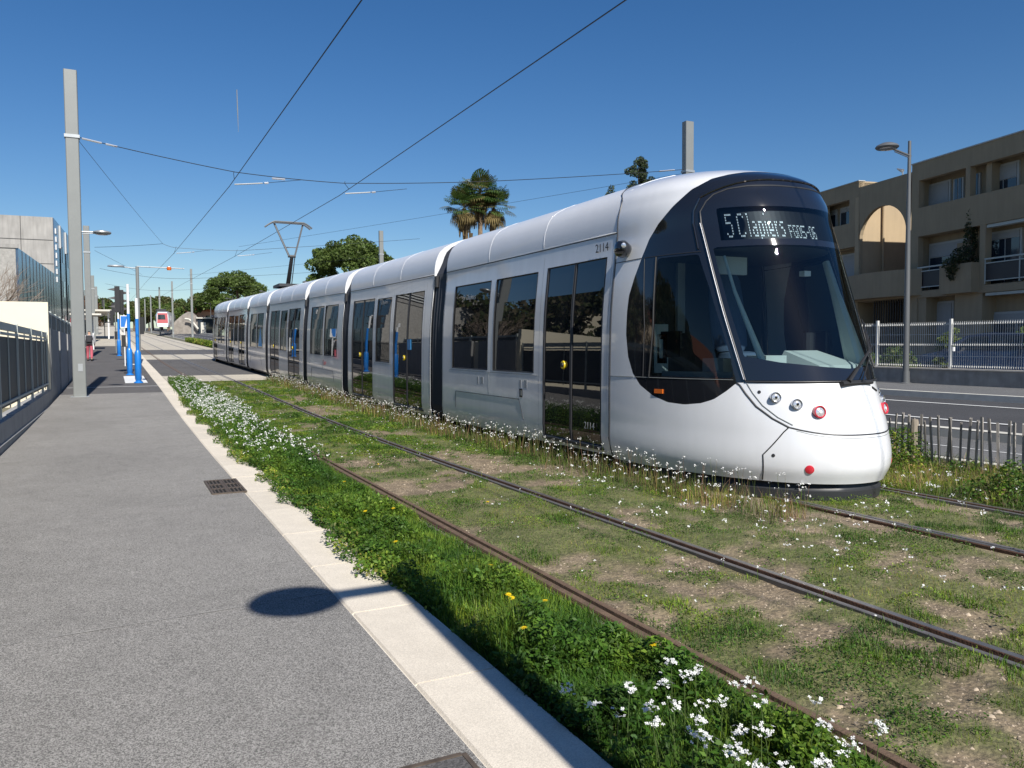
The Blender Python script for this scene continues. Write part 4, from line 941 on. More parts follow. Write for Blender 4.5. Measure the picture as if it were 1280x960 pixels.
# left building
def obj_box(parent, name, c, d, m, rz=0): mb = MB(); mb.box(c, d, m, rz); return mb.build(name, parent)
rz = -.045
t = thing('concrete_building', 'grey concrete building with blue metal side standing behind the cream wall', 'building', (-9, 60, 0))
def bl(x, y, X0=-5.13, Y0=52.8): return (X0+x*cos(rz)-y*sin(rz), Y0+x*sin(rz)+y*cos(rz))
def wallbox(name, x0, x1, y0, y1, z0, z1, m): mb = MB(); mb.prism([bl(x0, y0), bl(x1, y0), bl(x1, y1), bl(x0, y1)], z0, z1, m); return mb.build(name, t)
wallbox('lower_wing', -16, 0, 0, 40, .2, 7.45, 'rough_render')
o = wallbox('side_cladding', 0, .12, .05, 17.2, .6, 7.42, 'metal_cladding'); wallbox('roof_edge', -16, .15, -.06, 0, 7.40, 7.62, 'building_concrete')
for k in range(1, 12): wallbox('cladding_seam', .12, .14, k*1.43, k*1.43+.03, .6, 7.40, 'dark_plastic')
mb = MB()
wallbox('upper_block', -16, .05, 17.2, 40, .5, 11.75, 'building_concrete')
for x in (-4.2, -2.1): wallbox('joint', x, x+.04, 17.17, 17.22, 6.5, 11.75, 'dark_plastic')
for z in (8.2, 10.0): wallbox('joint', -4.1, .03, 17.17, 17.22, z, z+.03, 'dark_plastic')
wallbox('louvre_recess', -11, -4.6, 17.10, 17.18, 8.6, 10.8, 'dark_plastic')
for k in range(9): wallbox('louvre', -11, -4.6, 16.95, 17.1, 8.62+k*.25, 8.74+k*.25, 'louvre')
wallbox('upper_cladding', .05, .12, 17.3, 40, .5, 11.7, 'metal_cladding')
for k, y in enumerate((20.5, 24.5)): wallbox('pilaster', .12, .22, y, y+.5, 9.8, 11.6, 'louvre'); wallbox('dark_strip', .12, .16, y+.05, y+.4, .6, 9.8, 'void_dark')
for y in (22.2, 26.5):
    for z in (3.2, 6.0, 8.8): wallbox('window', .12, .15, y, y+1.2, z, z+1.3, 'house_glass')
for k in range(7): wallbox('wall_letter', .12, .18, 17.9+.1*(k % 2), 18.4+.15*((k*3) % 4), 6.9+.62*k, 7.3+.62*k, 'pole_white')
# bare tree in front of it
t = thing('bare_tree', 'leafless shrub with pale thin branches above the cream wall', 'tree', (-4.6, 33, 0))
mb = MB(); mb.tube([(-4.6, 33, 0), (-4.5, 33, 1.4), (-4.4, 33.1, 2.4)], [.10, .08, .06], 'bark_pale', 7); mb.build('trunk', t, True)
mb = MB(); rr = random.Random(3)
def branch(p, d, L, r, dep):
    q = p+d*L; mid = p.lerp(q, .5)+Vector((rr.uniform(-.05, .05), rr.uniform(-.05, .05), rr.uniform(-.02, .08)))*L
    mb.tube([p, mid, q], [r, r*.8, r*.6], 'bark_pale', 4, False)
    if dep:
        for k in range(3 if dep > 1 else 4):
            nd = (d+Vector((rr.uniform(-.7, .7), rr.uniform(-.5, .5), rr.uniform(-.3, .5)))).normalized(); branch(p.lerp(q, rr.uniform(.35, 1)), nd, L*rr.uniform(.5, .8), r*.6, dep-1)
for k in range(13):
    a = rr.uniform(0, 6.28); branch(Vector((-4.4, 33.1, 1.9+rr.random()*.6)), Vector((cos(a)*.9+.25, sin(a)*.4, .75)).normalized(), rr.uniform(1.1, 1.7), .022, 3)
o = mb.build('branches', t); o['kind'] = 'stuff'
# far shelter with people area
p = PP(-1.9, 66, 0); t = thing('platform_shelter', 'small platform shelter with dark panel and pale roof behind the walking person', 'shelter', p)
obj_box(t, 'back_panel', (p[0], p[1], p[2]+1.2), (1.0, .1, 2.0), 'fence_panel'); obj_box(t, 'roof', (p[0]+.2, p[1], p[2]+2.55), (2.0, 3.0, .12), 'kerb_white'); obj_box(t, 'post', (p[0]+.6, p[1], p[2]+1.25), (.1, .1, 2.5), 'pole_white')
p = PP(-1.2, 92, 0); t = thing('long_shelter', 'long low dark shelter at the far end of the platform', 'shelter', p)
obj_box(t, 'roof', (p[0], p[1]+4, p[2]+2.9), (2.6, 12, .18), 'kerb_white'); obj_box(t, 'back_panel', (p[0]-.9, p[1]+4, p[2]+1.4), (.1, 10, 2.4), 'fence_panel'); obj_box(t, 'front_post', (p[0]+1.0, p[1]-1, p[2]+1.4), (.12, .12, 2.8), 'pole_white')

# ------------------------------------------------------------------ RIGHT SIDE: picket fence, white fence, flats
t = thing('picket_fence', 'low rustic fence of split wooden pickets between tram track and cycle path', 'fence', (9.05, 7, 0)); y = 3.0; k = 0; pm = []
for v in range(5):
    m2 = MB(); h = .58+.022*v; a = .0115+.001*v; m2.add([(-a*.7, -a*1.1, -.1), (a*.5, -a, -.1), (a*.6, a*1.1, -.1), (-a*.6, a, -.1), (-a*.6, -a+.006*v, h), (a*.5, -a+.006*v, h-.012), (a*.4, a*.9+.006*v, h-.02), (-a*.6, a+.006*v, h)],
        [(0, 3, 2, 1), (4, 5, 6, 7), (0, 1, 5, 4), (1, 2, 6, 5), (2, 3, 7, 6), (3, 0, 4, 7)], 'picket_wood'); o = m2.build('picket', t, local=True); pm.append(o.data)
    o.location = Vector((9.05, 2.5+.09*v, .06))-wl(t)
while y < 16:
    o = bpy.data.objects.new('picket', random.choice(pm)); COL.objects.link(o); o.parent = t
    o.location = Vector((9.05+random.uniform(-.012, .012), y, .05+.006*random.uniform(-2, 3)))-wl(t); o.rotation_euler = (random.uniform(-.05, .05), random.uniform(-.04, .04), random.uniform(-.3, .3)+(pi if random.random() < .5 else 0))
    y += .091*random.uniform(.85, 1.15)
for y in (2.6, 4.63, 6.66, 8.7, 10.7, 12.7, 14.7): mb = MB(); mb.tube([(9.03, y, -.1), (9.03, y, .60), (9.03, y, .635)], [.052, .048, .038], 'picket_post', 9); mb.build('post', t, True)
for h in (.16, .50): mb = MB(); mb.tube([(9.05+.018*(1 if i % 2 else -1), 2.5+.09*i, h+.05) for i in range(150)], .003, 'wire', 4); mb.build('twisted_wire', t)
# white mesh fence on its low wall
t = thing('mesh_fence', 'white welded mesh fence on a low wall between footway and car park', 'fence', (20.05, 10, .48))
mb = MB(); ya = -6
def FW(Y, h=0.): return WP(20.07, Y, h)
strip(mb, 19.97, 20.17, -8, 56, .90, .90, 'low_wall', WP, .6); mb.build('low_wall', t)
mb = MB(); strip(mb, 19.94, 20.20, -8, 56, .93, .93, 'kerb_concrete', WP, .035); mb.build('coping', t)
ys_p = [18.37-2.30*5+2.30*k for k in range(14)]; mp = None
for a in ys_p:
    mb = MB(); p = FW(a, .93); mb.box((p[0], p[1], p[2]+.66), (.08, .06, 1.36), 'mesh_white'); mb.build('post', t)
    if mp is None:
        m2 = MB()
        for j in range(1, 38): m2.box((0, .06*j+.01, .64), (.008, .0075, 1.25), 'mesh_white')
        for z in (.08, .33, .62, .66, .92, 1.18, 1.22): m2.box((.008, 1.15, z), (.009, 2.2, .011), 'mesh_white')
        for z in (.64, 1.20, .06):
            for j in range(1, 38): m2.box((-.014, .06*j+.01, z), (.03, .012, .045), 'mesh_white')
        o = m2.build('mesh_panel', t, local=True); o['kind'] = 'stuff'; mp = o.data
    else: o = bpy.data.objects.new('mesh_panel', mp); COL.objects.link(o); o.parent = t; o['kind'] = 'stuff'
    o.location = Vector(p)-wl(t); o.rotation_euler = (atan2(FW(a+2.3, .93)[2]-p[2], 2.3), 0, 0)

# block of flats; local x runs along the facade, local y outwards
ang = atan2(cos(radians(12)), sin(radians(12)))
flats = thing('block_of_flats', 'three-storey beige block of flats with balconies behind the white fence', 'building', (30.8, 18.2, 0)); flats.rotation_euler = (0, 0, ang); 
def fb(name, s0, s1, o0, o1, z0, z1, m='facade', parent=None, label=None):
    mb = MB(); mb.box2((s0, o0, z0), (s1, o1, z1), m); o = mb.build(name, parent or flats, local=True)
    if label: o['label'] = label
    return o
# right wing
fb('roof', -16, 5.88, -10, -.30, 9.30, 9.58, 'facade'); fb('parapet', -16, 5.90, -.30, 0, 8.87, 9.64); fb('parapet_cap', -16.02, 5.93, -.34, .04, 9.64, 9.69, 'window_frame')
fb('end_wall', 5.6, 5.9, -9.7, -.30, .4, 9.30); fb('end_pier', 5.47, 5.9, -.30, 0, .4, 8.87)
fb('balcony_front', -16, 5.47, -.22, 0, 6.40, 7.66); fb('floor_slab', -16, 5.6, -9.7, -.22, 6.40, 6.60); fb('floor_slab', -16, 5.47, -9.7, 0, 3.68, 3.98)
fb('pier', 2.68, 2.90, -.30, -.002, 7.66, 8.87); fb('pier', 1.86, 2.12, -.75, -.25, 7.66, 8.87); fb('pier', 1.86, 2.14, -.32, -.01, 3.98, 6.40); fb('back_wall', -16, 5.6, -.95, -.75, .4, 9.30)
fb('added_shade_block', 5.2, 5.88, -6.0, -.5, 9.58, 9.86)  # roof block added only to raise the shadow line on the courtyard wall
for s0, s1, z0, z1, sh in ((3.75, 5.2, 6.65, 8.75, 1), (3.05, 3.6, 6.65, 8.7, 0), (2.2, 2.8, 6.65, 8.7, 0), (.35, 1.75, 7.0, 8.8, .35), (-2.2, -.6, 7.0, 8.8, .35), (-4.4, -2.2, 7.0, 8.8, .35),
                           (2.6, 4.9, 3.98, 6.1, .3), (.15, 1.65, 3.98, 6.15, .15), (-2.4, -.4, 3.98, 6.15, .3), (-5, -3, 3.98, 6.15, .3), (3.45, 4.95, .5, 3.5, 1), (-.9, 1.5, .6, 2.9, .2), (-4, -2, .6, 2.9, .2)):
    s0 += .65; s1 += .65
    fr = fb('window', s0, s1, -.75, -.67, z0, z1, 'window_frame'); g = .09
    zs_ = z1-(z1-z0)*sh
    if sh > 0: fb('shutter', s0+g, s1-g, -.68, -.64, zs_, z1-g, 'shutter', fr)
    if sh < 1:
        m_ = (s0+s1)/2; fb('pane', s0+g, m_-.03, -.68, -.65, z0+g, zs_-.02, 'house_glass', fr); fb('pane', m_+.03, s1-g, -.68, -.65, z0+g, zs_-.02, 'house_glass', fr)
def rail(s0, s1, z0):
    o = fb('railing', s0, s1, -.03, .03, z0+.96, z0+1.02, 'fence_trim'); fb('lower_bar', s0, s1, -.02, .02, z0+.10, z0+.14, 'fence_trim', o); fb('mid_bar', s0, s1, -.02, .02, z0+.80, z0+.84, 'fence_trim', o)
    n_ = max(1, int((s1-s0)/1.5)); 
    for i in range(n_): fb('dark_pane', s0+(s1-s0)*i/n_+.03, s0+(s1-s0)*(i+1)/n_-.03, -.055, -.035, z0+.15, z0+.79, 'railing_glass', o)
    for i in range(n_+1): fb('upright', s0+(s1-s0)*i/n_-.02, s0+(s1-s0)*i/n_+.02, -.034, -.004, z0, z0+.96, 'fence_trim', o)
rail(3.82, 5.46, 4.02); rail(-4.5, 1.85, 4.02); rail(-12, -5, 4.02)
mb = MB(); mb.box2((2.14, -.25, 3.72), (3.80, .38, 4.92), 'facade'); mb.build('planter_box', flats, local=True)
fb('box_side_wall', 3.0, 3.8, -.74, -.5, 4.92, 5.9); fb('awning_case', -6, 1.85, -.35, -.05, 6.26, 6.38, 'fence_trim'); fb('awning_case', -6, 1.85, -.35, -.05, 3.55, 3.66, 'fence_trim')
fb('ground_pier', 2.0, 3.4, -1.6, -.05, .4, 3.68); fb('ground_pier', 5.0, 5.47, -1.6, -.06, .4, 3.68)
# courtyard with screen wall and arch
n_ = 18; mb = MB(); ac, ra, rb_, zb_ = 7.77, 1.56, 1.42, 6.75
arc = [(ac-ra*cos(pi*i/n_), zb_+rb_*sin(pi*i/n_)) for i in range(n_+1)]
out = [(5.9, zb_)]+[(5.9+3.52*i/n_, 9.34) for i in range(n_+1)]
for o_, fl in ((0.0, 0), (-.18, 1)):
    for i in range(n_):
        a, b = arc[i], arc[i+1]; c, d = (5.9+3.52*i/n_, 9.34), (5.9+3.52*(i+1)/n_, 9.34)
        q = [(a[0], o_, a[1]), (b[0], o_, b[1]), (d[0], o_, d[1]), (c[0], o_, c[1])]; mb.add(q, [(3, 2, 1, 0) if fl else (0, 1, 2, 3)], 'facade')
for i in range(n_): a, b = arc[i], arc[i+1]; mb.add([(a[0], 0, a[1]), (b[0], 0, b[1]), (b[0], -.18, b[1]), (a[0], -.18, a[1])], [(0, 1, 2, 3)], 'facade')
mb.add([(5.9, 0, 9.34), (9.42, 0, 9.34), (9.42, -.18, 9.34), (5.9, -.18, 9.34)], [(0, 1, 2, 3)], 'facade')
mb.box2((5.9, -.18, 3.8), (6.21, 0, 6.75), 'facade'); mb.box2((9.33, -.18, 3.8), (9.42, 0, 6.75), 'facade'); mb.build('screen_wall', flats, local=True)
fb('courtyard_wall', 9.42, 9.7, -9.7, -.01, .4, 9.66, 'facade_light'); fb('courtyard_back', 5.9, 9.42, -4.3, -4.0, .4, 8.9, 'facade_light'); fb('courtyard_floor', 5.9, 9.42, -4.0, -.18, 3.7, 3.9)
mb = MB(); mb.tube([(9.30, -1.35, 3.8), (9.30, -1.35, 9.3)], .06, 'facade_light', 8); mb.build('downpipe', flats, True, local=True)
# left wing
fb('roof', 9.42, 26, -10, -.3, 9.34, 9.6); fb('parapet', 9.42, 26, -.30, 0, 8.88, 9.66); fb('parapet_cap', 9.40, 26, -.34, .04, 9.66, 9.70, 'window_frame')
fb('front_wall', 9.70, 10.12, -.30, 0, 6.5, 8.88); fb('front_wall', 12.05, 26, -.30, 0, 6.5, 8.88); fb('balcony_front', 10.12, 12.05, -.22, 0, 6.5, 7.70); fb('floor_slab', 9.72, 26, -9.7, -.3, 6.45, 6.7); fb('back_wall', 9.7, 26, -.95, -.75, .4, 9.3)
for s0, s1, z0, z1, sh in ((10.2, 11.3, 7.0, 8.75, .15), (11.6, 12.4, 7.0, 8.75, .15), (10.0, 12.9, 4.2, 6.3, 1), (10.0, 11.0, .6, 3.3, 1), (12, 13, .6, 3.3, 1)):
    s0 += .4; s1 += .4
    fr = fb('window', s0, s1, -.75, -.67, z0, z1, 'window_frame'); g = .09; zs_ = z1-(z1-z0)*sh
    m_ = (s0+s1)/2
    if sh > 0: fb('shutter', s0+g, m_-.03, -.68, -.64, zs_, z1-g, 'shutter', fr); fb('shutter', m_+.03, s1-g, -.68, -.64, zs_, z1-g, 'shutter', fr)
    if sh < 1: fb('pane', s0+g, s1-g, -.68, -.65, z0+g, zs_-.02, 'house_glass', fr)
# curved balcony below the arch
mb = MB(); pl = [(5.2+.0, 0)]+[(6.0+5.2*i/16, .25+.62*sin(pi*min(1, (i+3)/16))) for i in range(17)]+[(11.6, 0)]
k = len(pl); 
for (z0, z1) in ((3.80, 4.98),):
    vs = [(x, y, z) for z in (z0, z1) for x, y in pl]+[(x, max(y-.16, -.1), z1) for x, y in pl]
    mb.add(vs, [(i, i+1, k+i+1, k+i) for i in range(k-1)]+[(k+i, k+i+1, 2*k+i+1, 2*k+i) for i in range(k-1)]+[tuple(range(k))], 'facade')
mb.build('curved_balcony', flats, local=True); fb('balcony_slab', 5.9, 11.6, -1.6, .2, 3.72, 3.84)
for k in range(14): fb('gate_bar', 6.2+.16*k, 6.24+.16*k, -.10, -.06, .5, 3.7, 'signal_black')
fb('ground_wall', 9.0, 26, -1.7, -1.4, .4, 3.7)
# small ornament on the roof edge
mb = MB(); mb.tube([(6.6, -.1, 9.36), (6.6, -.1, 9.55)], .03, 'galvanised', 6); mb.tube([(6.6, -.1, 9.55), (6.95, -.1, 9.72)], [.09, .03], 'galvanised', 6); mb.build('roof_spotlight', flats, True, local=True)

# parked car behind the mesh fence
def car(p, rz, label):
    t = thing('parked_car', label, 'car', p); t.rotation_euler = (0, 0, rz)
    prof = [(-2.05, .30), (-2.10, .55), (-2.02, .80), (-1.25, .93), (-.55, 1.38), (.15, 1.47), (1.1, 1.42), (1.75, 1.02), (2.02, .92), (2.08, .55), (2.0, .28)]
    mb = MB(); k = len(prof); cols = []
    for yy, sc in ((-.86, 0), (-.84, 1), (-.62, 2), (.62, 2), (.84, 1), (.86, 0)): 
        cols.append([(x, (yy*(1 if z < .95 else (.80 if sc else .80))), z if sc else min(z, .93)) for x, z in prof])
    mb.add([q for c in cols for q in c], [(j*k+i, j*k+(i+1) % k, (j+1)*k+(i+1) % k, (j+1)*k+i) for j in range(5) for i in range(k)]+[tuple(range(k-1, -1, -1)), tuple(5*k+i for i in range(k))], 'car_blue'); mb.build('body', t, True, local=True)
    mb = MB(); mb.add([(-1.18, -.66, .97), (-1.18, .66, .97), (-.56, .60, 1.38), (-.56, -.60, 1.38)], [(0, 1, 2, 3), (3, 2, 1, 0)], 'house_glass'); mb.build('windscreen', t, local=True)
    for s_ in (-1, 1):
        for a, b in (((-.95, .98), (-.45, 1.34)), ((.15, .98), (.2, 1.38))):
            mb = MB(); x2 = .10 if a[0] < 0 else 1.2; mb.add([(a[0], s_*.72, a[1]), (x2, s_*.72, .98), (x2, s_*.705, 1.36), (b[0], s_*.705, b[1])], [(0, 1, 2, 3), (3, 2, 1, 0)], 'house_glass'); mb.build('side_glass', t, local=True)
        for x in (-1.30, 1.28):
            mb = MB(); R = Matrix.Rotation(s_*pi/2, 3, 'Y') if False else Matrix.Rotation(-s_*pi/2, 3, 'X'); mb.lathe([(.31, -.18), (.31, .02), (.22, .03)], 'tyre', 18, (x, s_*.80, .31), R); wh = mb.build('wheel', t, True, local=True)
            mb = MB(); mb.lathe([(.20, 0), (.20, .045), (.05, .03), (.001, .03)], 'steel', 14, (x, s_*.80, .31), R); o = mb.build('rim', wh, True, local=True)
        mb = MB(); mb.box((-2.0, s_*.62, .70), (.10, .30, .14), 'lamp_glass'); mb.build('headlight', t, local=True)
        mb = MB(); mb.box((-.80, s_*.95, 1.0), (.10, .18, .12), 'pole_white'); mb.build('mirror', t, local=True)
    return t
car((22.4, 13.9, .46), -pi/2+.03, 'dark blue car parked behind the white fence, its nose to the left'); car((22.6, 8.6, .46), -pi/2, 'dark blue car parked behind the fence at the right edge of the picture')

# ------------------------------------------------------------------ TREES
def crown_arrays(blobs, n, size, cols, seed=0, flat=.6, fill=.35):
    r = np.random.default_rng(seed); B = np.array(blobs, float); w_ = (B[:, 3]*B[:, 4]*B[:, 5])**.67; k = r.choice(len(B), n, p=w_/w_.sum()); b = B[k]
    d = r.normal(size=(n, 3)); d /= np.linalg.norm(d, axis=1, keepdims=True); rad = np.where(r.random(n) < fill, r.random(n)**.5, r.uniform(.82, 1.10, n))[:, None]
    c = b[:, :3]+d*rad*b[:, 3:6]; nrm = d*(1-flat)+r.normal(size=(n, 3))*flat; nrm /= np.linalg.norm(nrm, axis=1, keepdims=True)
    a = np.cross(nrm, r.normal(size=(n, 3))); a /= np.linalg.norm(a, axis=1, keepdims=True); e = np.cross(nrm, a); s = (size*r.uniform(.5, 1.3, n))[:, None]
    V = np.stack([c-a*s*.6, c+e*s*.45, c+a*s*.9, c-e*s*.45], 1).reshape(-1, 3); F = np.arange(4*n).reshape(n, 4)
    C = np.array(cols)[r.integers(0, len(cols), n)]*r.uniform(.7, 1.25, (n, 1)); bl_ = r.uniform(.75, 1.2, len(B))[k][:, None]
    return V, F, np.repeat(C*bl_, 4, 0)
def tree(name, label, base, blobs, n, size, cols, trunk, seed=0, group=None, tm='bark', limbs=None, cat='tree'):
    t = thing(name, label, cat, base, group); V, F, C = crown_arrays(blobs, n, size, cols, seed); o = np_mesh('crown', V, F, 'leaf', C, parent=t)
    mb = MB(); mb.tube(trunk[0], trunk[1], tm, 9)
    for l in (limbs or []): mb.tube(l[0], l[1], tm, 6)
    mb.build('trunk', t, True, local=True); return t
PINE = [(.085, .135, .03), (.06, .10, .02), (.12, .165, .045), (.10, .145, .03)]
def dome(R, H, n, rb, seed, low=.0, sq=.75):
    r = random.Random(seed); out = []
    for i in range(n):
        a = r.uniform(0, 6.283); q = sqrt(r.random()); z = H*sqrt(max(0, 1-q*q))*r.uniform(.55, 1.0)+low*r.random(); s = rb*r.uniform(.7, 1.2); out.append((R*q*cos(a)*.93, R*q*sin(a)*.93, z, s, s, s*sq))
    return out
# big umbrella pine (with a looser limb on the left)
bl0 = [(x*1.12, y, z*.86+9.5, a, b, c) for x, y, z, a, b, c in dome(5.2, 5.2, 95, 1.05, 1, -1.4)]+[(x-4.6, y, z+6.2, a*.7, b*.7, c*.7) for x, y, z, a, b, c in dome(2.6, 3.4, 26, 1.0, 2, -1.5)]+[(x+5.0, y, z+7.6, a*.6, b*.6, c*.6) for x, y, z, a, b, c in dome(1.6, 2.0, 10, .9, 4)]
tree('umbrella_pine', 'big round umbrella pine behind the tram, mast in front of its crown', (28.9, 108, 3.0), bl0, 34000, .25, PINE, ([(0, 0, -.5), (.3, 0, 5), (.2, 0, 9), (0, 0, 11)], [.42, .34, .26, .15]), 3,
     limbs=[([(.3, 0, 6), (-2, 0, 8), (-4.4, 0, 8.4)], [.2, .14, .08]), ([(.2, 0, 7), (2, .5, 9.5), (3.5, .5, 11)], [.2, .13, .07])])
bl1 = [(x, y, z+7.4, a, b, c) for x, y, z, a, b, c in dome(5.6, 4.6, 60, 1.4, 7, -1.0, .7)]
tree('umbrella_pine', 'dark dome-shaped pine above the tail of the tram', (21.6, 168, 5.2), bl1, 20000, .32, PINE, ([(0, 0, -.5), (.2, 0, 5), (0, 0, 9)], [.4, .3, .2]), 5)
# conifer tip behind the tram roof
cb = [(random.uniform(-1, 1)*(1-z/3.6)*1.5, random.uniform(-1, 1)*(1-z/3.6)*1.2, 11.2+z, .34, .34, .24) for z in [random.uniform(0, 3.2) for _ in range(46)]]+[(-2.0, 0, 11.2, .45, .4, .5), (-1.8, 0, 11.8, .3, .3, .5), (1.0, 0, 12.6, .3, .3, .4)]
tree('conifer', 'tip of a sparse conifer peeking over the tram roof beside the mast', (35.4, 49.5, -.1), [(x*1.35, y, z+1.4, a*.8, b, c) for x, y, z, a, b, c in cb], 9000, .10, [(.05, .08, .035), (.07, .10, .04), (.06, .07, .05)], ([(0, 0, -.5), (0, 0, 8), (0, 0, 15.2)], [.25, .16, .04]), 6)
# palm with two trunks
def palm(label, x, y, z0, trunks):
    t = thing('palm_tree', label, 'palm', (x, y, z0)); r = random.Random(8)
    for (bx, tx, h, hd) in trunks:
        mb = MB(); mb.tube([(bx, 0, -.5), (bx*.6+tx*.4, 0, h*.5), (tx, 0, h)], [.26, .20, .17], 'palm_trunk', 9); mb.build('trunk', t, True, local=True)
        VV = []; FF = []; CC = []
        for k in range(hd):
            a = r.uniform(0, 6.283); el = r.uniform(-1.35, 1.25); dead = el < -.65; L = r.uniform(1.1, 1.65)*(1.0 if not dead else .9)
            d = Vector((cos(a)*cos(el), sin(a)*cos(el), sin(el))); c = Vector((tx, 0, h+.15)); sd_ = d.cross(Vector((0, 0, 1))); sd_ = sd_.normalized() if sd_.length > .05 else Vector((1, 0, 0)); upv = sd_.cross(d)
            m = c+d*L*.62
            col = (.20, .15, .06) if dead else r.choice([(.05, .10, .02), (.07, .13, .03), (.10, .15, .04), (.19, .17, .06)])
            VV += [c-sd_*.02, c+sd_*.02, m+sd_*.02, m-sd_*.02]; o = len(VV)-4; FF.append((o, o+1, o+2, o+3)); CC += [(.14, .13, .05)]*4
            for j in range(13):                          # fan of leaflets, drooping at the tips
                f_ = (j-6)/6*1.25; dd = (d*cos(f_)+sd_*sin(f_)).normalized(); l = L*.62*(1-.25*abs(f_)); e = m+dd*l; tip = e+(-Vector((0, 0, 1))*(.18+.25*dead)*l+dd*.1)
                wv = dd.cross(upv).normalized()*.045; o = len(VV); VV += [m, e+wv, tip, e-wv]; FF.append((o, o+1, o+2, o+3)); cf = r.uniform(.7, 1.25); CC += [tuple(v*cf for v in col)]*4
        for k in range(int(hd*.32)):                       # hanging skirt of dead leaves
            a = r.uniform(0, 6.283); rr_ = r.uniform(.15, .55); z = h-r.uniform(.2, 1.9); x_, y_ = tx+cos(a)*rr_, sin(a)*rr_; l = r.uniform(.5, 1.0); wd = r.uniform(.05, .16); o = len(VV)
            VV += [Vector((x_-wd, y_, z)), Vector((x_+wd, y_, z)), Vector((x_+wd*.4, y_, z-l)), Vector((x_-wd*.4, y_, z-l))]; FF.append((o, o+1, o+2, o+3)); cf = r.uniform(.5, 1.2); CC += [(.20*cf, .14*cf, .07*cf)]*4
        np_mesh('crown', [tuple(v) for v in VV], FF, 'leaf', CC, parent=t)
palm('palm with two trunks and shaggy crowns standing behind the tram', 25.3, 57.0, 1.4, [(.35, .35, 12.2, 125), (-.5, -1.0, 11.0, 75), (.6, 1.55, 11.2, 75)])
# trees far behind the tracks: three shapes, copied
base = []
for i in range(3):
    bl2 = [(x, y, z+6+i, a, b, c) for x, y, z, a, b, c in dome(5+.5*i, 4.4-i*.4, 34, 1.6, 20+i, -2.0)]
    base.append((bl2, i))
far = [(158, 382, 250, 0), (168, 376, 262, 1), (181, 371, 270, 2), (192, 374, 255, 0), (203, 370, 262, 1), (212, 379, 250, 2), (222, 376, 230, 0), (233, 378, 215, 1), (243, 376, 205, 2), (252, 370, 195, 0), (262, 366, 188, 1), (272, 362, 176, 2),
       (142, 380, 235, 2), (133, 372, 215, 1), (125, 376, 160, 0), (150, 388, 245, 1), (187, 384, 235, 1), (228, 386, 200, 2), (174, 388, 240, 0), (210, 386, 225, 0), (247, 384, 180, 0), (131, 384, 180, 2), (120, 388, 240, 0), (96, 378, 230, 1)]
protos = {}
for n_, (px, py, Z, i) in enumerate(far):
    x = (px-149)*Z/1100; y = (Z-.445*x)/.895; top = (437-py)*Z/985+1.57; b = zfar(y); sc = max(.3, (top-b)/(10.6+.6*i))
    where_ = 'above the platform shelter' if px < 145 else 'behind the signal poles' if px < 178 else 'behind the approaching tram' if px < 216 else 'behind the stone ramp' if px < 240 else 'behind the pink house' if px < 256 else 'next to the dome-shaped pine'
    hgt = 'tallest' if py < 371 else 'tall' if py < 377 else 'lower' if py < 383 else 'lowest'
    lab = hgt+' '+['dense dark green tree', 'broad olive-green tree', 'rounded dark pine'][i]+' '+where_
    if i not in protos: protos[i] = tree('distant_tree', lab, (x, y, b), base[i][0], 8000, .55, [PINE, [(.10, .12, .04), (.13, .12, .05), (.08, .11, .03)], PINE][i], ([(0, 0, -.5), (.2, 0, 4), (0, 0, 8)], [.35, .3, .2]), 30+i, group='row of trees far behind the tracks'); o = protos[i]
    else: o = copy_tree(protos[i])
    o['label'] = lab
    o.location = (x, y, b); o.scale = (sc*1.05, sc*1.05, sc); o.rotation_euler = (0, 0, n_*1.3)
# brownish bare trees left of the masts
for n_, (px, py, Z) in enumerate(((108, 352, 105), (99, 346, 100), (113, 366, 128))):
    x = (px-149)*Z/1100; y = (Z-.445*x)/.895; b = zg(y); top = (437-py)*Z/985+1.57-b
    tree('bare_brown_tree', ['reddish brown leafless tree directly right of the near mast', 'brown leafless tree hidden half behind the near mast', 'small brown tree above the far shelter'][n_], (x, y, b), [(a_*.36, b_*.36, top*.52+c_*.42*top/6, r1*.36, r2*.36, r3*.5) for a_, b_, c_, r1, r2, r3 in dome(4.5, 5.5, 40, 1.6, 60+n_, -4)], 6500, .12, [(.16, .085, .05), (.20, .11, .06), (.12, .08, .05)], ([(0, 0, 0), (0, 0, top*.7)], [.2, .08]), 70+n_, tm='bark_pale')
# trees and houses beyond the left fence (seen mirrored in the tram side)
gt = None
for n_, (x, y, h) in enumerate(((-9, 22, 6.5), (-12, 31, 8), (-8.5, 40, 6), (-15, 47, 9), (-11, 14, 6), (-8, 6, 5), (-13, 62, 9), (-10.5, 26.5, 8), (-13, 36, 8.5), (-14, 19, 9), (-12, 54, 9))):
    if gt is None:
        gt = tree('garden_tree', 'garden tree beyond the dark panel fence', (x, y, 0), [(a, b, c+2.6, r1, r2, r3) for a, b, c, r1, r2, r3 in dome(2.4, 3.6, 30, .8, 90, -1)], 4500, .22, [(.09, .10, .04), (.13, .11, .06), (.07, .10, .03)], ([(0, 0, -.2), (.1, 0, 2), (0, 0, 4)], [.2, .16, .1]), 91, 'garden trees beyond the left fence'); o = gt
    else: o = copy_tree(gt)
    o['label'] = 'garden tree beyond the left fence, '+['second from the cream wall', 'beside the tiled house', 'behind the grey boundary wall', 'tallest, by the second house', 'opposite the dark panels', 'nearest the camera', 'farthest, past the iron railing', 'tall, just behind the cream wall', 'between the two houses', 'left of the first tiled house', 'before the second tiled house'][n_]
    o.location = (x, y, zg(y)); o.scale = (h/6.3,)*3; o.rotation_euler = (0, 0, n_*2.1)
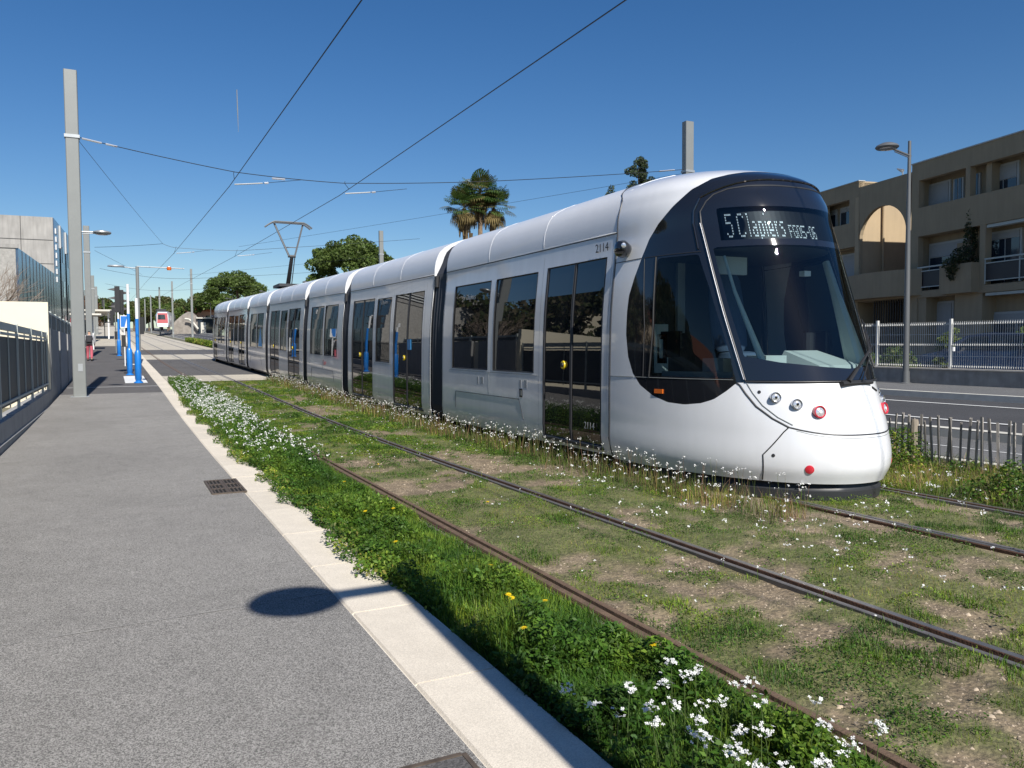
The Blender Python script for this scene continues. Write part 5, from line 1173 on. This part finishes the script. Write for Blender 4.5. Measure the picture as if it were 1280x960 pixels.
def house(x, y, w_, d_, h, label, wm='house_wall'):
    z = zg(y)-.3; t = thing('house', label, 'house', (x, y, z)); mb = MB(); mb.box((x, y, z+h/2), (w_, d_, h), wm); mb.build('walls', t)
    mb = MB(); e = .5; mb.add([(x-w_/2-e, y-d_/2-e, z+h-.003), (x+w_/2+e, y-d_/2-e, z+h-.003), (x+w_/2+e, y+d_/2+e, z+h-.003), (x-w_/2-e, y+d_/2+e, z+h-.003), (x, y-d_/2-e, z+h+1.7), (x, y+d_/2+e, z+h+1.7)], [(0, 3, 2, 1), (1, 2, 5, 4), (3, 0, 4, 5), (0, 1, 4), (2, 3, 5)], 'roof_tile'); mb.build('roof', t)
    for k in range(4):
        for zz in (1.0, 3.6):
            if zz+1.4 < h: mb = MB(); mb.box((x+w_/2+.01, y-d_/2+1.2+k*(d_-2)/3.2, z+zz+.7), (.08, 1.1, 1.3), 'house_glass'); mb.build('window', t)
house(-20, 34, 9, 11, 5.6, 'two-storey house with red tiled roof beyond the left fence'); house(-19, 52, 9, 12, 6, 'second tiled house further along beyond the left fence', 'cream_wall'); house(-18, 14, 8, 10, 4, 'low tiled house beyond the fence beside the camera')
t = thing('garden_wall', 'long pale garden wall behind the panel fence', 'wall', (-5, 30, 0)); obj_box(t, 'wall_face', (-6.6, 20, .9), (.2, 60, 2.4), 'house_wall')

# shrubs behind the white fence, ivy on the balcony, hedge
def bush(label, x, y, z, R, H, n, size, cols, seed, name='shrub', grp=None):
    t = thing(name, label, 'shrub', (x, y, z), grp); V, F, C = crown_arrays([(a, b, c, r1, r2, r3) for a, b, c, r1, r2, r3 in dome(R, H, 22, R*.3, seed, 0)], n, size, cols, seed, flat=.8, fill=.5); np_mesh('foliage', V, F, 'leaf', C, parent=t)
    mb = MB(); mb.tube([(0, 0, -.2), (0, .05, H*.5)], [.05, .03], 'bark', 6); mb.build('stem', t, local=True); return t
BG = [(.07, .12, .025), (.10, .15, .035), (.05, .09, .02), (.14, .17, .06)]
bush('leafy green shrub behind the white fence just right of the windscreen', 21.6, 18.9, .45, 1.3, 1.25, 5000, .07, BG, 5); bush('green shrub behind the fence at the foot of the street lamp', 21.4, 16.6, .45, 1.2, 1.0, 4500, .07, BG, 6)
bush('slim young shrub in the middle of the white fence', 21.9, 15.0, .45, .5, 1.7, 1800, .07, [(.12, .17, .04), (.16, .20, .06)], 7); bush('tall shrub topping the fence beside the second post', 23.0, 12.6, .45, 1.4, 1.95, 4500, .08, [(.12, .17, .04), (.08, .13, .03)], 8)
bush('wide shrub topping the fence at the right edge', 23.6, 9.6, .45, 1.3, 2.0, 3500, .08, BG, 9); bush('shrub behind the fence, seen through the windscreen', 21.8, 22.5, .5, 1.4, 1.3, 3500, .08, BG, 12)
t = thing('balcony_ivy', 'dark climbing plant hanging over the balcony planter of the flats', 'plant', (31.4, 20.8, 4.9))
V, F, C = crown_arrays([(.15, 0, 1.9, .22, .22, .5), (.1, 0, 1.4, .24, .24, .5), (.12, .05, .9, .28, .25, .5), (-.15, .2, .35, .5, .4, .35), (-.35, .45, .0, .55, .35, .3), (.35, -.5, .1, .5, .35, .22), (-.3, .5, -.35, .3, .2, .3), (.3, -.2, 2.1, .14, .14, .2)], 3600, .07, [(.035, .055, .02), (.05, .07, .025), (.09, .08, .05)], 5, fill=.5)
np_mesh('foliage', V, F, 'leaf', C, parent=t); mb = MB(); mb.tube([(0, 0, -.4), (.1, 0, 1.0), (.1, 0, 2.2)], [.04, .03, .02], 'bark', 5); mb.build('stem', t, local=True)

# stone ramp, pink house and low buildings far right of the tracks
t = thing('stone_ramp', 'curved grey stone ramp wall far right of the tracks', 'wall', (10, 140, 4))
def fp(px, py, Z): x = (px-149)*Z/1100; return (x, (Z-.445*x)/.895, (437-py)*Z/985+1.57)
mb = MB(); top = [(216, 405), (222, 399), (229, 393), (236, 389.5), (241, 390), (246, 394), (252, 402)]; Z = 165; k = len(top); vs = []
for dz in (0, 3.0): vs += [fp(a, b, Z+dz) for a, b in top]+[fp(a, 421, Z+dz) for a, b in top]
mb.add(vs, [(i, i+1, k+i+1, k+i) for i in range(k-1)]+[(2*k+i, 3*k+i, 3*k+i+1, 2*k+i+1) for i in range(k-1)]+[(i, 2*k+i, 2*k+i+1, i+1) for i in range(k-1)], 'stone_wall'); mb.build('ramp_wall', t)
mb = MB()
for (a, b), (c, d) in zip(top[3:-1], top[4:]): mb.tube([fp(a-4, b+9, Z-1), fp(c-4, d+9, Z-1)], .25, 'kerb_white', 5)
mb.build('handrail', t)
x, y, z = fp(251, 416, 178); t = thing('pink_house', 'small pink house with pale tiled roof far right of the tracks', 'house', (x, y, z))
mb = MB(); mb.box((x, y, z+2.4), (5.4, 7, 5.5), 'pink_wall'); mb.build('walls', t); mb = MB(); mb.add([(x-3.2, y-4, z+4.9), (x+3.2, y-4, z+4.6), (x+3.2, y+4, z+4.6), (x-3.2, y+4, z+4.9), (x+.5, y-4, z+6.2), (x+.5, y+4, z+6.2)], [(0, 3, 2, 1), (0, 1, 4), (1, 2, 5, 4), (2, 3, 5), (3, 0, 4, 5)], 'roof_tile'); mb.build('roof', t)
for k in (-1, 1): mb = MB(); mb.box((x+k*1.3, y-3.52, z+3), (.9, .08, 1.6), 'house_glass'); mb.build('window', t)
x, y, z = fp(262, 418, 168); t = thing('roadside_kiosk', 'low glass-fronted building between pink house and tram tail', 'building', (x, y, z)); obj_box(t, 'walls', (x, y, z+1.6), (5, 5, 3.4), 'house_glass'); obj_box(t, 'roof', (x, y, z+3.4), (5.6, 5.6, .25), 'kerb_white'); obj_box(t, 'door', (x-1.4, y-2.52, z+1.3), (1, .08, 2.4), 'kerb_white')

# far tram coming
x, y, z = fp(204, 410, 150); t = thing('approaching_tram', 'small distant tram with a red and white front beyond the crossing', 'tram', (x, y, z))
mb = MB(); pr = [(-1.1, .3), (1.1, .3), (1.25, 1.2), (1.2, 2.6), (.9, 3.2), (-.9, 3.2), (-1.2, 2.6), (-1.25, 1.2)]; vs = []
for yy, sc in ((0, .82), (.8, 1), (26, 1)): vs += [(x+a*sc+yy*.10, y+yy, z+b*(1 if sc == 1 else .97)+yy*.03) for a, b in pr]
mb.add(vs, [(j*8+i, j*8+(i+1) % 8, (j+1)*8+(i+1) % 8, (j+1)*8+i) for j in range(2) for i in range(8)]+[tuple(range(7, -1, -1)), tuple(16+i for i in range(8))], 'white_paint'); mb.build('body', t, True)
mb = MB(); mb.add([(x-.95, y-.02, z+1.0), (x+.95, y-.02, z+1.0), (x+.85, y-.02, z+2.9), (x-.85, y-.02, z+2.9)], [(0, 1, 2, 3)], 'far_tram_red'); mb.build('front_panel', t)
mb = MB(); mb.add([(x-.85, y-.05, z+1.7), (x+.5, y-.05, z+1.7), (x+.4, y-.05, z+2.6), (x-.8, y-.05, z+2.6)], [(0, 1, 2, 3)], 'house_glass'); mb.build('windscreen', t)
mb = MB(); mb.add([(x-1.27, y+1, z+1.3), (x+1.2, y+25, z+2.0), (x+1.2, y+25, z+3.1), (x-1.23, y+1, z+2.6)], [(0, 1, 2, 3)], 'house_glass'); mb.build('side_glass', t)
mb = MB(); mb.box((x, y+5, z+3.6), (1.6, 3, .5), 'dark_plastic'); mb.build('roof_equipment', t)

# contrail high in the sky
p0 = Vector((0, 0, 1.57)); d0 = (fw+r2*(296-640)/985-u2*(112-480)/985).normalized(); d1 = (fw+r2*(298-640)/985-u2*(165-480)/985).normalized()
mb = MB(); mb.tube([p0+d0*6000, p0+(d0+d1).normalized()*6000, p0+d1*6000], [3.2, 4.2, 1.0], 'contrail', 6); tag(mb.build('contrail'), 'short white vapour trail standing upright in the blue sky', 'contrail')

# person walking away with a backpack
def skin_obj(name, vs, es, rs, m, parent, lv=1):
    me = bpy.data.meshes.new(name); me.from_pydata(vs, es, []); me.materials.append(MATS[m]); o = bpy.data.objects.new(name, me); COL.objects.link(o); o.parent = parent
    md = o.modifiers.new('skin', 'SKIN'); md.use_smooth_shade = True; sv = me.skin_vertices[0].data
    for i, r in enumerate(rs): sv[i].radius = (r, r) if not isinstance(r, tuple) else r
    sv[0].use_root = True; sb = o.modifiers.new('sub', 'SUBSURF'); sb.levels = lv; sb.render_levels = lv; return o
t = thing('person', 'person walking away in pink trousers and light hoodie with a black backpack', 'person', PP(-1.28, 50.5, 0))
vs = [(0, 0, .95), (0, 0, 1.15), (0, .02, 1.38), (0, .02, 1.48), (0, .04, 1.56), (0, .05, 1.66),
      (-.09, 0, .90), (-.10, .12, .50), (-.10, .10, .09), (-.10, .22, .04), (.09, 0, .90), (.10, -.04, .50), (.10, -.24, .12), (.10, -.14, .04),
      (-.19, .02, 1.40), (-.25, -.03, 1.12), (-.24, .06, .90), (-.24, .10, .82), (.19, .02, 1.40), (.25, .06, 1.12), (.24, .18, .92), (.24, .22, .85)]
es = [(0, 1), (1, 2), (2, 3), (3, 4), (4, 5), (0, 6), (6, 7), (7, 8), (8, 9), (0, 10), (10, 11), (11, 12), (12, 13), (2, 14), (14, 15), (15, 16), (16, 17), (2, 18), (18, 19), (19, 20), (20, 21)]
rs = [(.15, .11), (.14, .10), (.16, .10), .05, .085, .075, .085, .06, .04, .04, .085, .06, .04, .04, .055, .042, .032, .035, .055, .042, .032, .035]
skin_obj('body', vs, es, rs, 'skin', t)
skin_obj('trousers', [vs[0], (0, 0, .99)]+[vs[i] for i in (6, 7, 8, 10, 11, 12)], [(0, 1), (0, 2), (2, 3), (3, 4), (0, 5), (5, 6), (6, 7)], [(.165, .125), (.15, .115), .105, .085, .065, .105, .085, .065], 'trousers_pink', t)
skin_obj('hoodie', [vs[1], (0, 0, .93), vs[2], (0, .02, 1.45), vs[14], vs[15], vs[16], vs[18], vs[19], vs[20]], [(0, 1), (0, 2), (2, 3), (2, 4), (4, 5), (5, 6), (2, 7), (7, 8), (8, 9)], [(.17, .13), (.18, .14), (.185, .13), .10, .08, .065, .05, .08, .065, .05], 'hoodie_grey', t)
skin_obj('hair', [(0, .03, 1.60), (0, .035, 1.68)], [(0, 1)], [.092, .075], 'hair', t)
mb = MB(); mb.prism([(-.15, -.30), (.15, -.30), (.17, -.24), (.17, -.12), (-.17, -.12), (-.17, -.24)], 1.02, 1.44, 'backpack_black'); mb.prism([(-.11, -.36), (.11, -.36), (.12, -.30), (-.12, -.30)], 1.06, 1.26, 'backpack_black'); o = mb.build('backpack', t, local=True)
b_ = o.modifiers.new('bevel', 'BEVEL'); b_.width = .03; b_.segments = 2
for s_ in (-1, 1):
    mb = MB(); c = (-.10, .17, .045) if s_ < 0 else (.10, -.18, .05); mb.lathe([(.05, -.045), (.055, 0), (.04, .04), (.001, .05)], 'void_dark', 10, c, Matrix.Diagonal((1, 2.2, 1))); mb.build('shoe', t, True, local=True)

# ------------------------------------------------------------------ VEGETATION OF THE TRACK BED
def in_view(X, Y, m=1.0):                               # only what the picture (and a step aside) can show
    Zc = X*.4454+Y*.8953; Xc = X*.8953-Y*.4454
    return (Zc > 2.2) & (np.abs(Xc) < Zc*.66+m)
def scatter(n, x0, x1, y0, y1, power=1.0):
    u_ = RNG.random(n); Y = y0+(y1-y0)*u_**power; X = RNG.uniform(x0, x1, n); k = in_view(X, Y); return X[k], Y[k]
def gpos(X, Y, h=0.0): return np.stack([X+DX(Y), Y, ZG(Y)+ground_h(X, Y)+h], 1)
def blades(name, X, Y, H, W, cols, lean=.5, seg=1, kind='stuff'):
    n = len(X); P_ = gpos(X, Y, -.01); a = RNG.uniform(0, 6.283, n); d = np.stack([np.cos(a), np.sin(a), 0*a], 1); sd_ = np.stack([-d[:, 1], d[:, 0], 0*a], 1)
    ln = RNG.uniform(0, lean, n)[:, None]; up_ = np.array([0, 0, 1.0]); H = H[:, None]; W = W[:, None]
    if seg == 1:
        V = np.stack([P_-sd_*W, P_+sd_*W, P_+up_*H+d*ln*H], 1); F = np.arange(3*n).reshape(n, 3); r = 3
    else:
        m = P_+up_*H*.6+d*ln*H*.35; V = np.stack([P_-sd_*W, P_+sd_*W, m+sd_*W*.8, P_+up_*H*.95+d*ln*H*1.1, m-sd_*W*.8], 1)
        b = 5*np.arange(n)[:, None]; F = np.concatenate([b+np.array([[0, 1, 2]]), b+np.array([[0, 2, 4]]), b+np.array([[4, 2, 3]])]); r = 5
    C = np.array(cols)[RNG.integers(0, len(cols), n)]*RNG.uniform(.7, 1.3, (n, 1))*species(X, Y); o = np_mesh(name, V.reshape(-1, 3), F, 'leaf', np.repeat(C, r, 0)); o['kind'] = kind; return o
def leaves(name, X, Y, Hh, S_, cols, tilt=.8, parent=None):
    n = len(X); c = gpos(X, Y, 0); c[:, 2] += Hh; nrm = RNG.normal(size=(n, 3))*tilt+np.array([0, -.15, 1.0]); nrm /= np.linalg.norm(nrm, axis=1, keepdims=True)
    a = np.cross(nrm, RNG.normal(size=(n, 3))); a /= np.linalg.norm(a, axis=1, keepdims=True); e = np.cross(nrm, a); s = S_[:, None]
    V = np.stack([c-a*s, c+e*s*.5-a*s*.1, c+a*s-nrm*s*.25, c-e*s*.5-a*s*.1], 1).reshape(-1, 3); C = np.array(cols)[RNG.integers(0, len(cols), n)]*RNG.uniform(.7, 1.3, (n, 1))*species(X, Y)
    o = np_mesh(name, V, np.arange(4*n).reshape(n, 4), 'leaf', np.repeat(C, 4, 0)); o['kind'] = 'stuff'; return o
G1 = [(.085, .16, .014), (.12, .20, .020), (.07, .14, .012), (.17, .22, .03), (.19, .20, .05)]
G2 = [(.048, .118, .013), (.065, .148, .016), (.042, .095, .013), (.09, .17, .022)]
DRY = [(.22, .18, .09), (.17, .14, .06), (.26, .22, .12)]
railmask = lambda X: np.minimum.reduce([np.abs(X-a) for a in (2.55, 3.985, 6.09, 7.52)]) > .085
# short turf, everywhere the cover is green
X, Y = scatter(760000, 1.7, 9.35, 1.2, 32.2, 1.45); c = cover(X, Y); k = (RNG.random(len(X)) < c**1.2*.95+.04) & railmask(X); X, Y, c = X[k], Y[k], c[k]
far_ = np.clip(Y/9, 1, 2.6); blades('short_turf', X, Y, RNG.uniform(.010, .032, len(X))*(.6+.6*c)*np.sqrt(far_), RNG.uniform(.0013, .0027, len(X))*far_, G1+G1[:3]+G1[:2]+[DRY[0]], .9)
# tufts: higher clumps of fresh grass
X, Y = scatter(460000, 2.62, 9.3, 1.3, 30, 1.5); c = vnoise(X, Y, .26, 44)*.6+vnoise(X, Y, .8, 45)*.4; k = (RNG.random(len(X)) < np.clip((c-.50)*6, 0, 1)) & (cover(X, Y) > .3) & (np.minimum(np.abs(X-2.55), np.abs(X-7.52)) > .085); X, Y, c = X[k], Y[k], c[k]
blades('grass_tufts', X, Y, RNG.uniform(.015, .048, len(X))*(.5+np.clip((c-.5)*4, 0, 1)), RNG.uniform(.0014, .0028, len(X))*np.clip(Y/8, 1, 2.4), G2+G1[:2], .9, 2)
# broad-leaved weeds in the green patches
X, Y = scatter(420000, 2.64, 9.35, 1.4, 30, 1.5); c = fbm(X, Y, .45, 41); k = (c > .50) & (cover(X, Y) > .4) & railmask(X); X, Y = X[k], Y[k]; c = c[k]
leaves('clover_patches', X, Y, RNG.uniform(.0, .055, len(X))*np.clip((c-.47)*8, 0, 1.4), RNG.uniform(.005, .011, len(X))*np.clip(Y/7, 1, 2.2), G2+G1[:2])
# rank growth of the verge between kerb and first rail
def verge_h(X, Y): return np.clip(fbm(X, Y, .42, 51)*2.4-.7, .10, 1.15)*np.clip((2.5-X)/.35, .12, 1)
X, Y = scatter(150000, 1.52, 2.43, 1.2, 13, 1.5);  k = (X > 1.64-.06*fbm(Y*0+3, Y, .8, 61)-.16*np.clip((Y-4)/3, 0, 1)*fbm(Y*0+9, Y, .5, 62)-.0); X, Y = X[k], Y[k]; k = RNG.random(len(X)) < np.clip((fbm(X, Y, .5, 141)-.38)*7, .12, 1); X, Y = X[k], Y[k]; vh = verge_h(X, Y)
leaves('verge_weeds', X, Y, RNG.random(len(X))**.6*.22*vh*np.where(Y < 3.6, 1.25, 1), RNG.uniform(.007, .022, len(X)), G2, .7)
X, Y = scatter(95000, 1.60, 2.46, 1.2, 14, 1.5); vh = verge_h(X, Y); blades('verge_grass', X, Y, RNG.uniform(.05, .24, len(X))*np.clip((X-1.58)/.12, .3, 1)*(.30+.75*vh), RNG.uniform(.0016, .0032, len(X)), G2+G1[:2], 1.0, 2)
X, Y = scatter(60000, 1.60, 2.42, 11, 32.1, 1.1); vh = verge_h(X, Y); leaves('verge_weeds_far', X, Y, RNG.random(len(X))*.24*(.4+.7*vh), RNG.uniform(.012, .028, len(X)), G2+G1[:2], .8)
# weeds on the kerb edge
X, Y = scatter(26000, 1.26, 1.70, 5.0, 24, 1.0); k = X > 1.64-.34*np.clip(fbm(Y*0+1, Y, .7, 71)*1.8-.45, 0, 1); X, Y = X[k], Y[k]; o = leaves('kerb_weeds', X, Y, RNG.random(len(X))*.09+.06, RNG.uniform(.010, .022, len(X)), G2+G1, .9)
# right-hand weeds by the picket fence
X, Y = scatter(140000, 7.65, 9.3, 2.5, 15, 1.0); m_ = np.clip(fbm(X, Y, .7, 81)*2.6-1.05, 0, 1)*np.clip((X-7.62)/.35, 0, 1); k = RNG.random(len(X)) < m_+.10; X, Y, m_ = X[k], Y[k], m_[k]
leaves('fence_weeds', X, Y, RNG.random(len(X))*.42*m_+.01, RNG.uniform(.010, .026, len(X)), G2+G1+[(.16, .12, .07)], .9)
X, Y = scatter(26000, 7.65, 9.35, 2.5, 15, 1.0); blades('fence_grass', X, Y, RNG.uniform(.05, .2, len(X)), RNG.uniform(.0016, .003, len(X)), G1+DRY, 1.0, 2)
# right of the slabs, small green islands by the far masts
X, Y = scatter(9000, 8.7, 9.5, 78, 112); leaves('far_verge_green', X, Y, RNG.random(len(X))*.5, RNG.uniform(.05, .12, len(X)), G1, .9)
# flowering plants: thin stems with small white heads
def flowers(name, X, Y, H, hs, nq, stemcol, petal=.0085, lean=.25):
    n = len(X); P_ = gpos(X, Y, 0); a = RNG.uniform(0, 6.283, n); top = P_+np.stack([np.cos(a)*H*lean*RNG.random(n), np.sin(a)*H*lean*RNG.random(n), H], 1); w_ = .0016*np.clip(Y/6, 1, 3.0)
    e = np.array([.9, -.45, 0])[None]*w_[:, None]; V = np.stack([P_-e, P_+e, top+e*.6, top-e*.6], 1).reshape(-1, 3)
    C = np.array(stemcol)[RNG.integers(0, len(stemcol), n)]*RNG.uniform(.7, 1.3, (n, 1)); o = np_mesh(name+'_stems', V, np.arange(4*n).reshape(n, 4), 'leaf', np.repeat(C, 4, 0)); o['kind'] = 'stuff'
    c = np.repeat(top, nq, 0)+RNG.normal(size=(n*nq, 3))*np.repeat(hs, nq)[:, None]*np.array([1, 1, .55]); m = len(c); nrm = RNG.normal(size=(m, 3))*.6+np.array([0, -.3, 1]); nrm /= np.linalg.norm(nrm, axis=1, keepdims=True)
    a_ = np.cross(nrm, RNG.normal(size=(m, 3))); a_ /= np.linalg.norm(a_, axis=1, keepdims=True); b_ = np.cross(nrm, a_); s = (petal*RNG.uniform(.6, 1.3, m))[:, None]
    V = np.stack([c-a_*s, c+b_*s, c+a_*s, c-b_*s], 1).reshape(-1, 3); C = np.array([.80, .80, .78])*RNG.uniform(.85, 1.05, (m, 1)); o = np_mesh(name+'_heads', V, np.arange(4*m).reshape(m, 4), 'petal', np.repeat(C, 4, 0)); o['kind'] = 'stuff'
X, Y = scatter(1900, 1.50, 2.40, 9.0, 31, .85); k = RNG.random(len(X)) < np.clip((Y-9.5)/3.5, 0.02, 1)*np.clip((29-Y)/9, .08, 1)*np.clip(fbm(X, Y, 1.0, 93)*2.4-.45, .05, 1); X, Y = X[k], Y[k]
flowers('verge_flower', X, Y, RNG.uniform(.20, .42, len(X)), np.full(len(X), .020), 8, G2, .0105)
X, Y = scatter(46000, 1.56, 2.42, 10, 31.5, .9); leaves('flower_foliage', X, Y, RNG.random(len(X))*.30, RNG.uniform(.010, .022, len(X)), G2, .9)
X, Y = scatter(2900, 4.85, 5.75, 5.2, 32, .95); k = RNG.random(len(X)) < np.exp(-((X-5.38)/.22)**2)*1.1; X, Y = X[k], Y[k]
flowers('tramside_flower', X, Y, RNG.uniform(.10, .36, len(X))*np.clip(1.15-(Y-6)*.01, .6, 1.2), np.full(len(X), .012), 5, [(.14, .12, .05), (.09, .12, .03), (.17, .10, .06)], .0082)
X, Y = scatter(26000, 4.9, 5.8, 5.2, 32, 1.1); k = RNG.random(len(X)) < np.exp(-((X-5.4)/.24)**2); X, Y = X[k], Y[k]; blades('tramside_stalks', X, Y, RNG.uniform(.06, .26, len(X)), RNG.uniform(.0014, .0028, len(X))*np.clip(Y/8, 1, 2), G1+DRY+[(.14, .08, .05)], .9, 2)
X, Y = scatter(900, 4.2, 9.2, 2.5, 8.5); k = RNG.random(len(X)) < .62*np.clip(fbm(X, Y, .8, 99)*2-.55, 0, 1); X, Y = X[k], Y[k]; flowers('nose_flower', X, Y, RNG.uniform(.06, .2, len(X)), np.full(len(X), .012), 6, G1, .0085)
X, Y = scatter(420, 2.8, 5.2, 3, 30); flowers('scattered_flower', X, Y, RNG.uniform(.04, .10, len(X)), np.full(len(X), .006), 4, G1, .006)
# pebbles and litter on the bare soil
X, Y = scatter(60000, 1.7, 9.3, 1.4, 12, 1.6); k = (RNG.random(len(X)) < .9*(1-cover(X, Y))**1.2) & railmask(X); X, Y = X[k], Y[k]; n = len(X)
P_ = gpos(X, Y, 0); s = (RNG.uniform(.002, .0075, n)*(1+RNG.random(n)**12*2.2))[:, None]; o6 = np.array([[1, 0, 0], [0, 1, 0], [-1, 0, 0], [0, -1, 0], [0, 0, .7], [0, 0, -.7]])
V = (P_[:, None]+o6[None]*s[:, None]*RNG.uniform(.6, 1.3, (n, 6, 1))).reshape(-1, 3); b = 6*np.arange(n)[:, None]; F = np.concatenate([b+np.array([q]) for q in ([0, 1, 4], [1, 2, 4], [2, 3, 4], [3, 0, 4])])
C = np.repeat(np.array([.36, .29, .21])*RNG.uniform(.45, 1.5, (n, 1)), 6, 0); o = np_mesh('pebbles', V, F, 'pebble', C); o['kind'] = 'stuff'
# foreground: single flowering plants and dandelions
FL = [(1.64,2.44,.22),(1.70,2.22,.33),(1.72,2.48,.28),(1.74,2.30,.24),(1.66,2.02,.35),(1.79,2.27,.30),(1.89,2.23,.25),(1.68,1.98,.36),(1.84,2.32,.32),(1.96,2.22,.27),(1.93,2.10,.22),(1.95,2.34,.33),(1.78,1.93,.28),(1.82,1.84,.24),(2.00,2.00,.35),
      (2.07,1.93,.30),(1.99,1.78,.25),(1.74,1.67,.36),(1.66,2.75,.20),(2.08,2.66,.22),(1.76,2.13,.30),(2.13,1.78,.24),(1.85,1.72,.30),(1.90,1.95,.26),(2.10,2.20,.30),(1.68,2.60,.18),(2.22,2.05,.28),(2.18,2.38,.22),(1.62,1.80,.26),(1.58,2.05,.20),(2.26,1.80,.30),(1.72,1.85,.38),(2.05,1.72,.33),(1.98,2.45,.26)]
fmesh = {}
for i, (x, y, h) in enumerate(FL):
    z = float(ground_h(np.array([x]), np.array([y]))[0]); t = thing('flowering_plant', 'white-flowered rocket plant in the verge at the bottom of the picture', 'plant', (x, y, z), 'white-flowered plants in the near verge')
    r = random.Random(i); lx, ly = r.uniform(-.05, .05), r.uniform(-.05, .05); mb = MB(); mb.tube([(0, 0, 0), (lx*.4, ly*.4, h*.5), (lx, ly, h)], [.0022, .0017, .0012], 'stem_green' if 'stem_green' in MATS else 'leaf', 5); mb.build('stem', t, True, local=True)
    VV = []; CC = []
    for k in range(9):
        a = r.uniform(0, 6.283); zz = h*r.uniform(.05, .75); L = r.uniform(.03, .07)*(1.1-zz/h*.6); d = Vector((cos(a), sin(a), r.uniform(-.1, .6))).normalized(); sd_ = d.cross(Vector((0, 0, 1))).normalized()*L*.22; p0_ = Vector((lx*zz/h, ly*zz/h, zz))
        VV += [p0_, p0_+d*L*.5+sd_, p0_+d*L-Vector((0, 0, L*.2)), p0_+d*L*.5-sd_]; CC += [r.choice(G2)]*4
    np_mesh('foliage', [tuple(v) for v in VV], np.arange(len(VV)).reshape(-1, 4), 'leaf', CC, parent=t)
    VV = []; CC = []
    for k in range(r.randint(10, 20)):                    # florets with four petals
        q = Vector((lx, ly, h))+Vector((r.gauss(0, .017), r.gauss(0, .017), r.gauss(0, .009)+.004)); nn = (Vector((r.gauss(0, .5), r.gauss(-.2, .5), 1))).normalized(); ax = nn.orthogonal().normalized(); ay = nn.cross(ax); a0 = r.random()*1.5
        for j in range(4):
            a = a0+j*pi/2; d = ax*cos(a)+ay*sin(a); s_ = (ax*-sin(a)+ay*cos(a)); L = r.uniform(.007, .0095); VV += [q, q+d*L*.7+s_*L*.42+nn*.001, q+d*L+nn*.0005, q+d*L*.7-s_*L*.42+nn*.001]; CC += [(.82, .82, .80)]*4
    np_mesh('flower_head', [tuple(v) for v in VV], np.arange(len(VV)).reshape(-1, 4), 'petal', CC, parent=t)
dm = None
for i, (x, y) in enumerate([(2.04,10.61),(2.14,8.25),(1.92,6.72),(2.14,6.64),(2.11,4.60),(1.97,3.97),(2.25,3.00),(2.10,3.81),(1.97,4.05),(1.81,3.48),(1.80,5.49),(3.3,7.2),(3.1,10.4)]):
    z = float(ground_h(np.array([x]), np.array([y]))[0])+zg(y)
    if dm is None:
        dm = thing('dandelion', 'yellow dandelion in flower among the green verge weeds', 'flower', (x, y, z), 'yellow dandelions along the track'); VV = []
        for k in range(46): a = k*2.4; rr_ = .004+.015*(k/46); q = Vector((cos(a)*rr_*.3, sin(a)*rr_*.3, .12)); d = Vector((cos(a), sin(a), .35-.5*k/46)).normalized(); sd_ = Vector((-sin(a), cos(a), 0))*.0022; VV += [q, q+d*rr_*.6+sd_, q+d*rr_, q+d*rr_*.6-sd_]
        np_mesh('flower_head', [tuple(v) for v in VV], np.arange(len(VV)).reshape(-1, 4), 'petal', [(.80, .58, .01)]*len(VV), parent=dm)
        VV = [(-.0015, 0, 0), (.0015, 0, 0), (.0015, 0, .12), (-.0015, 0, .12)]; np_mesh('stem', VV, [(0, 1, 2, 3)], 'leaf', [(.09, .13, .03)]*4, parent=dm); o = dm
    else: o = copy_tree(dm)
    o.location = (x, y, z+(.06 if x < 2.5 else -.08)); o.rotation_euler = (random.uniform(-.3, .3), random.uniform(-.3, .3), i)
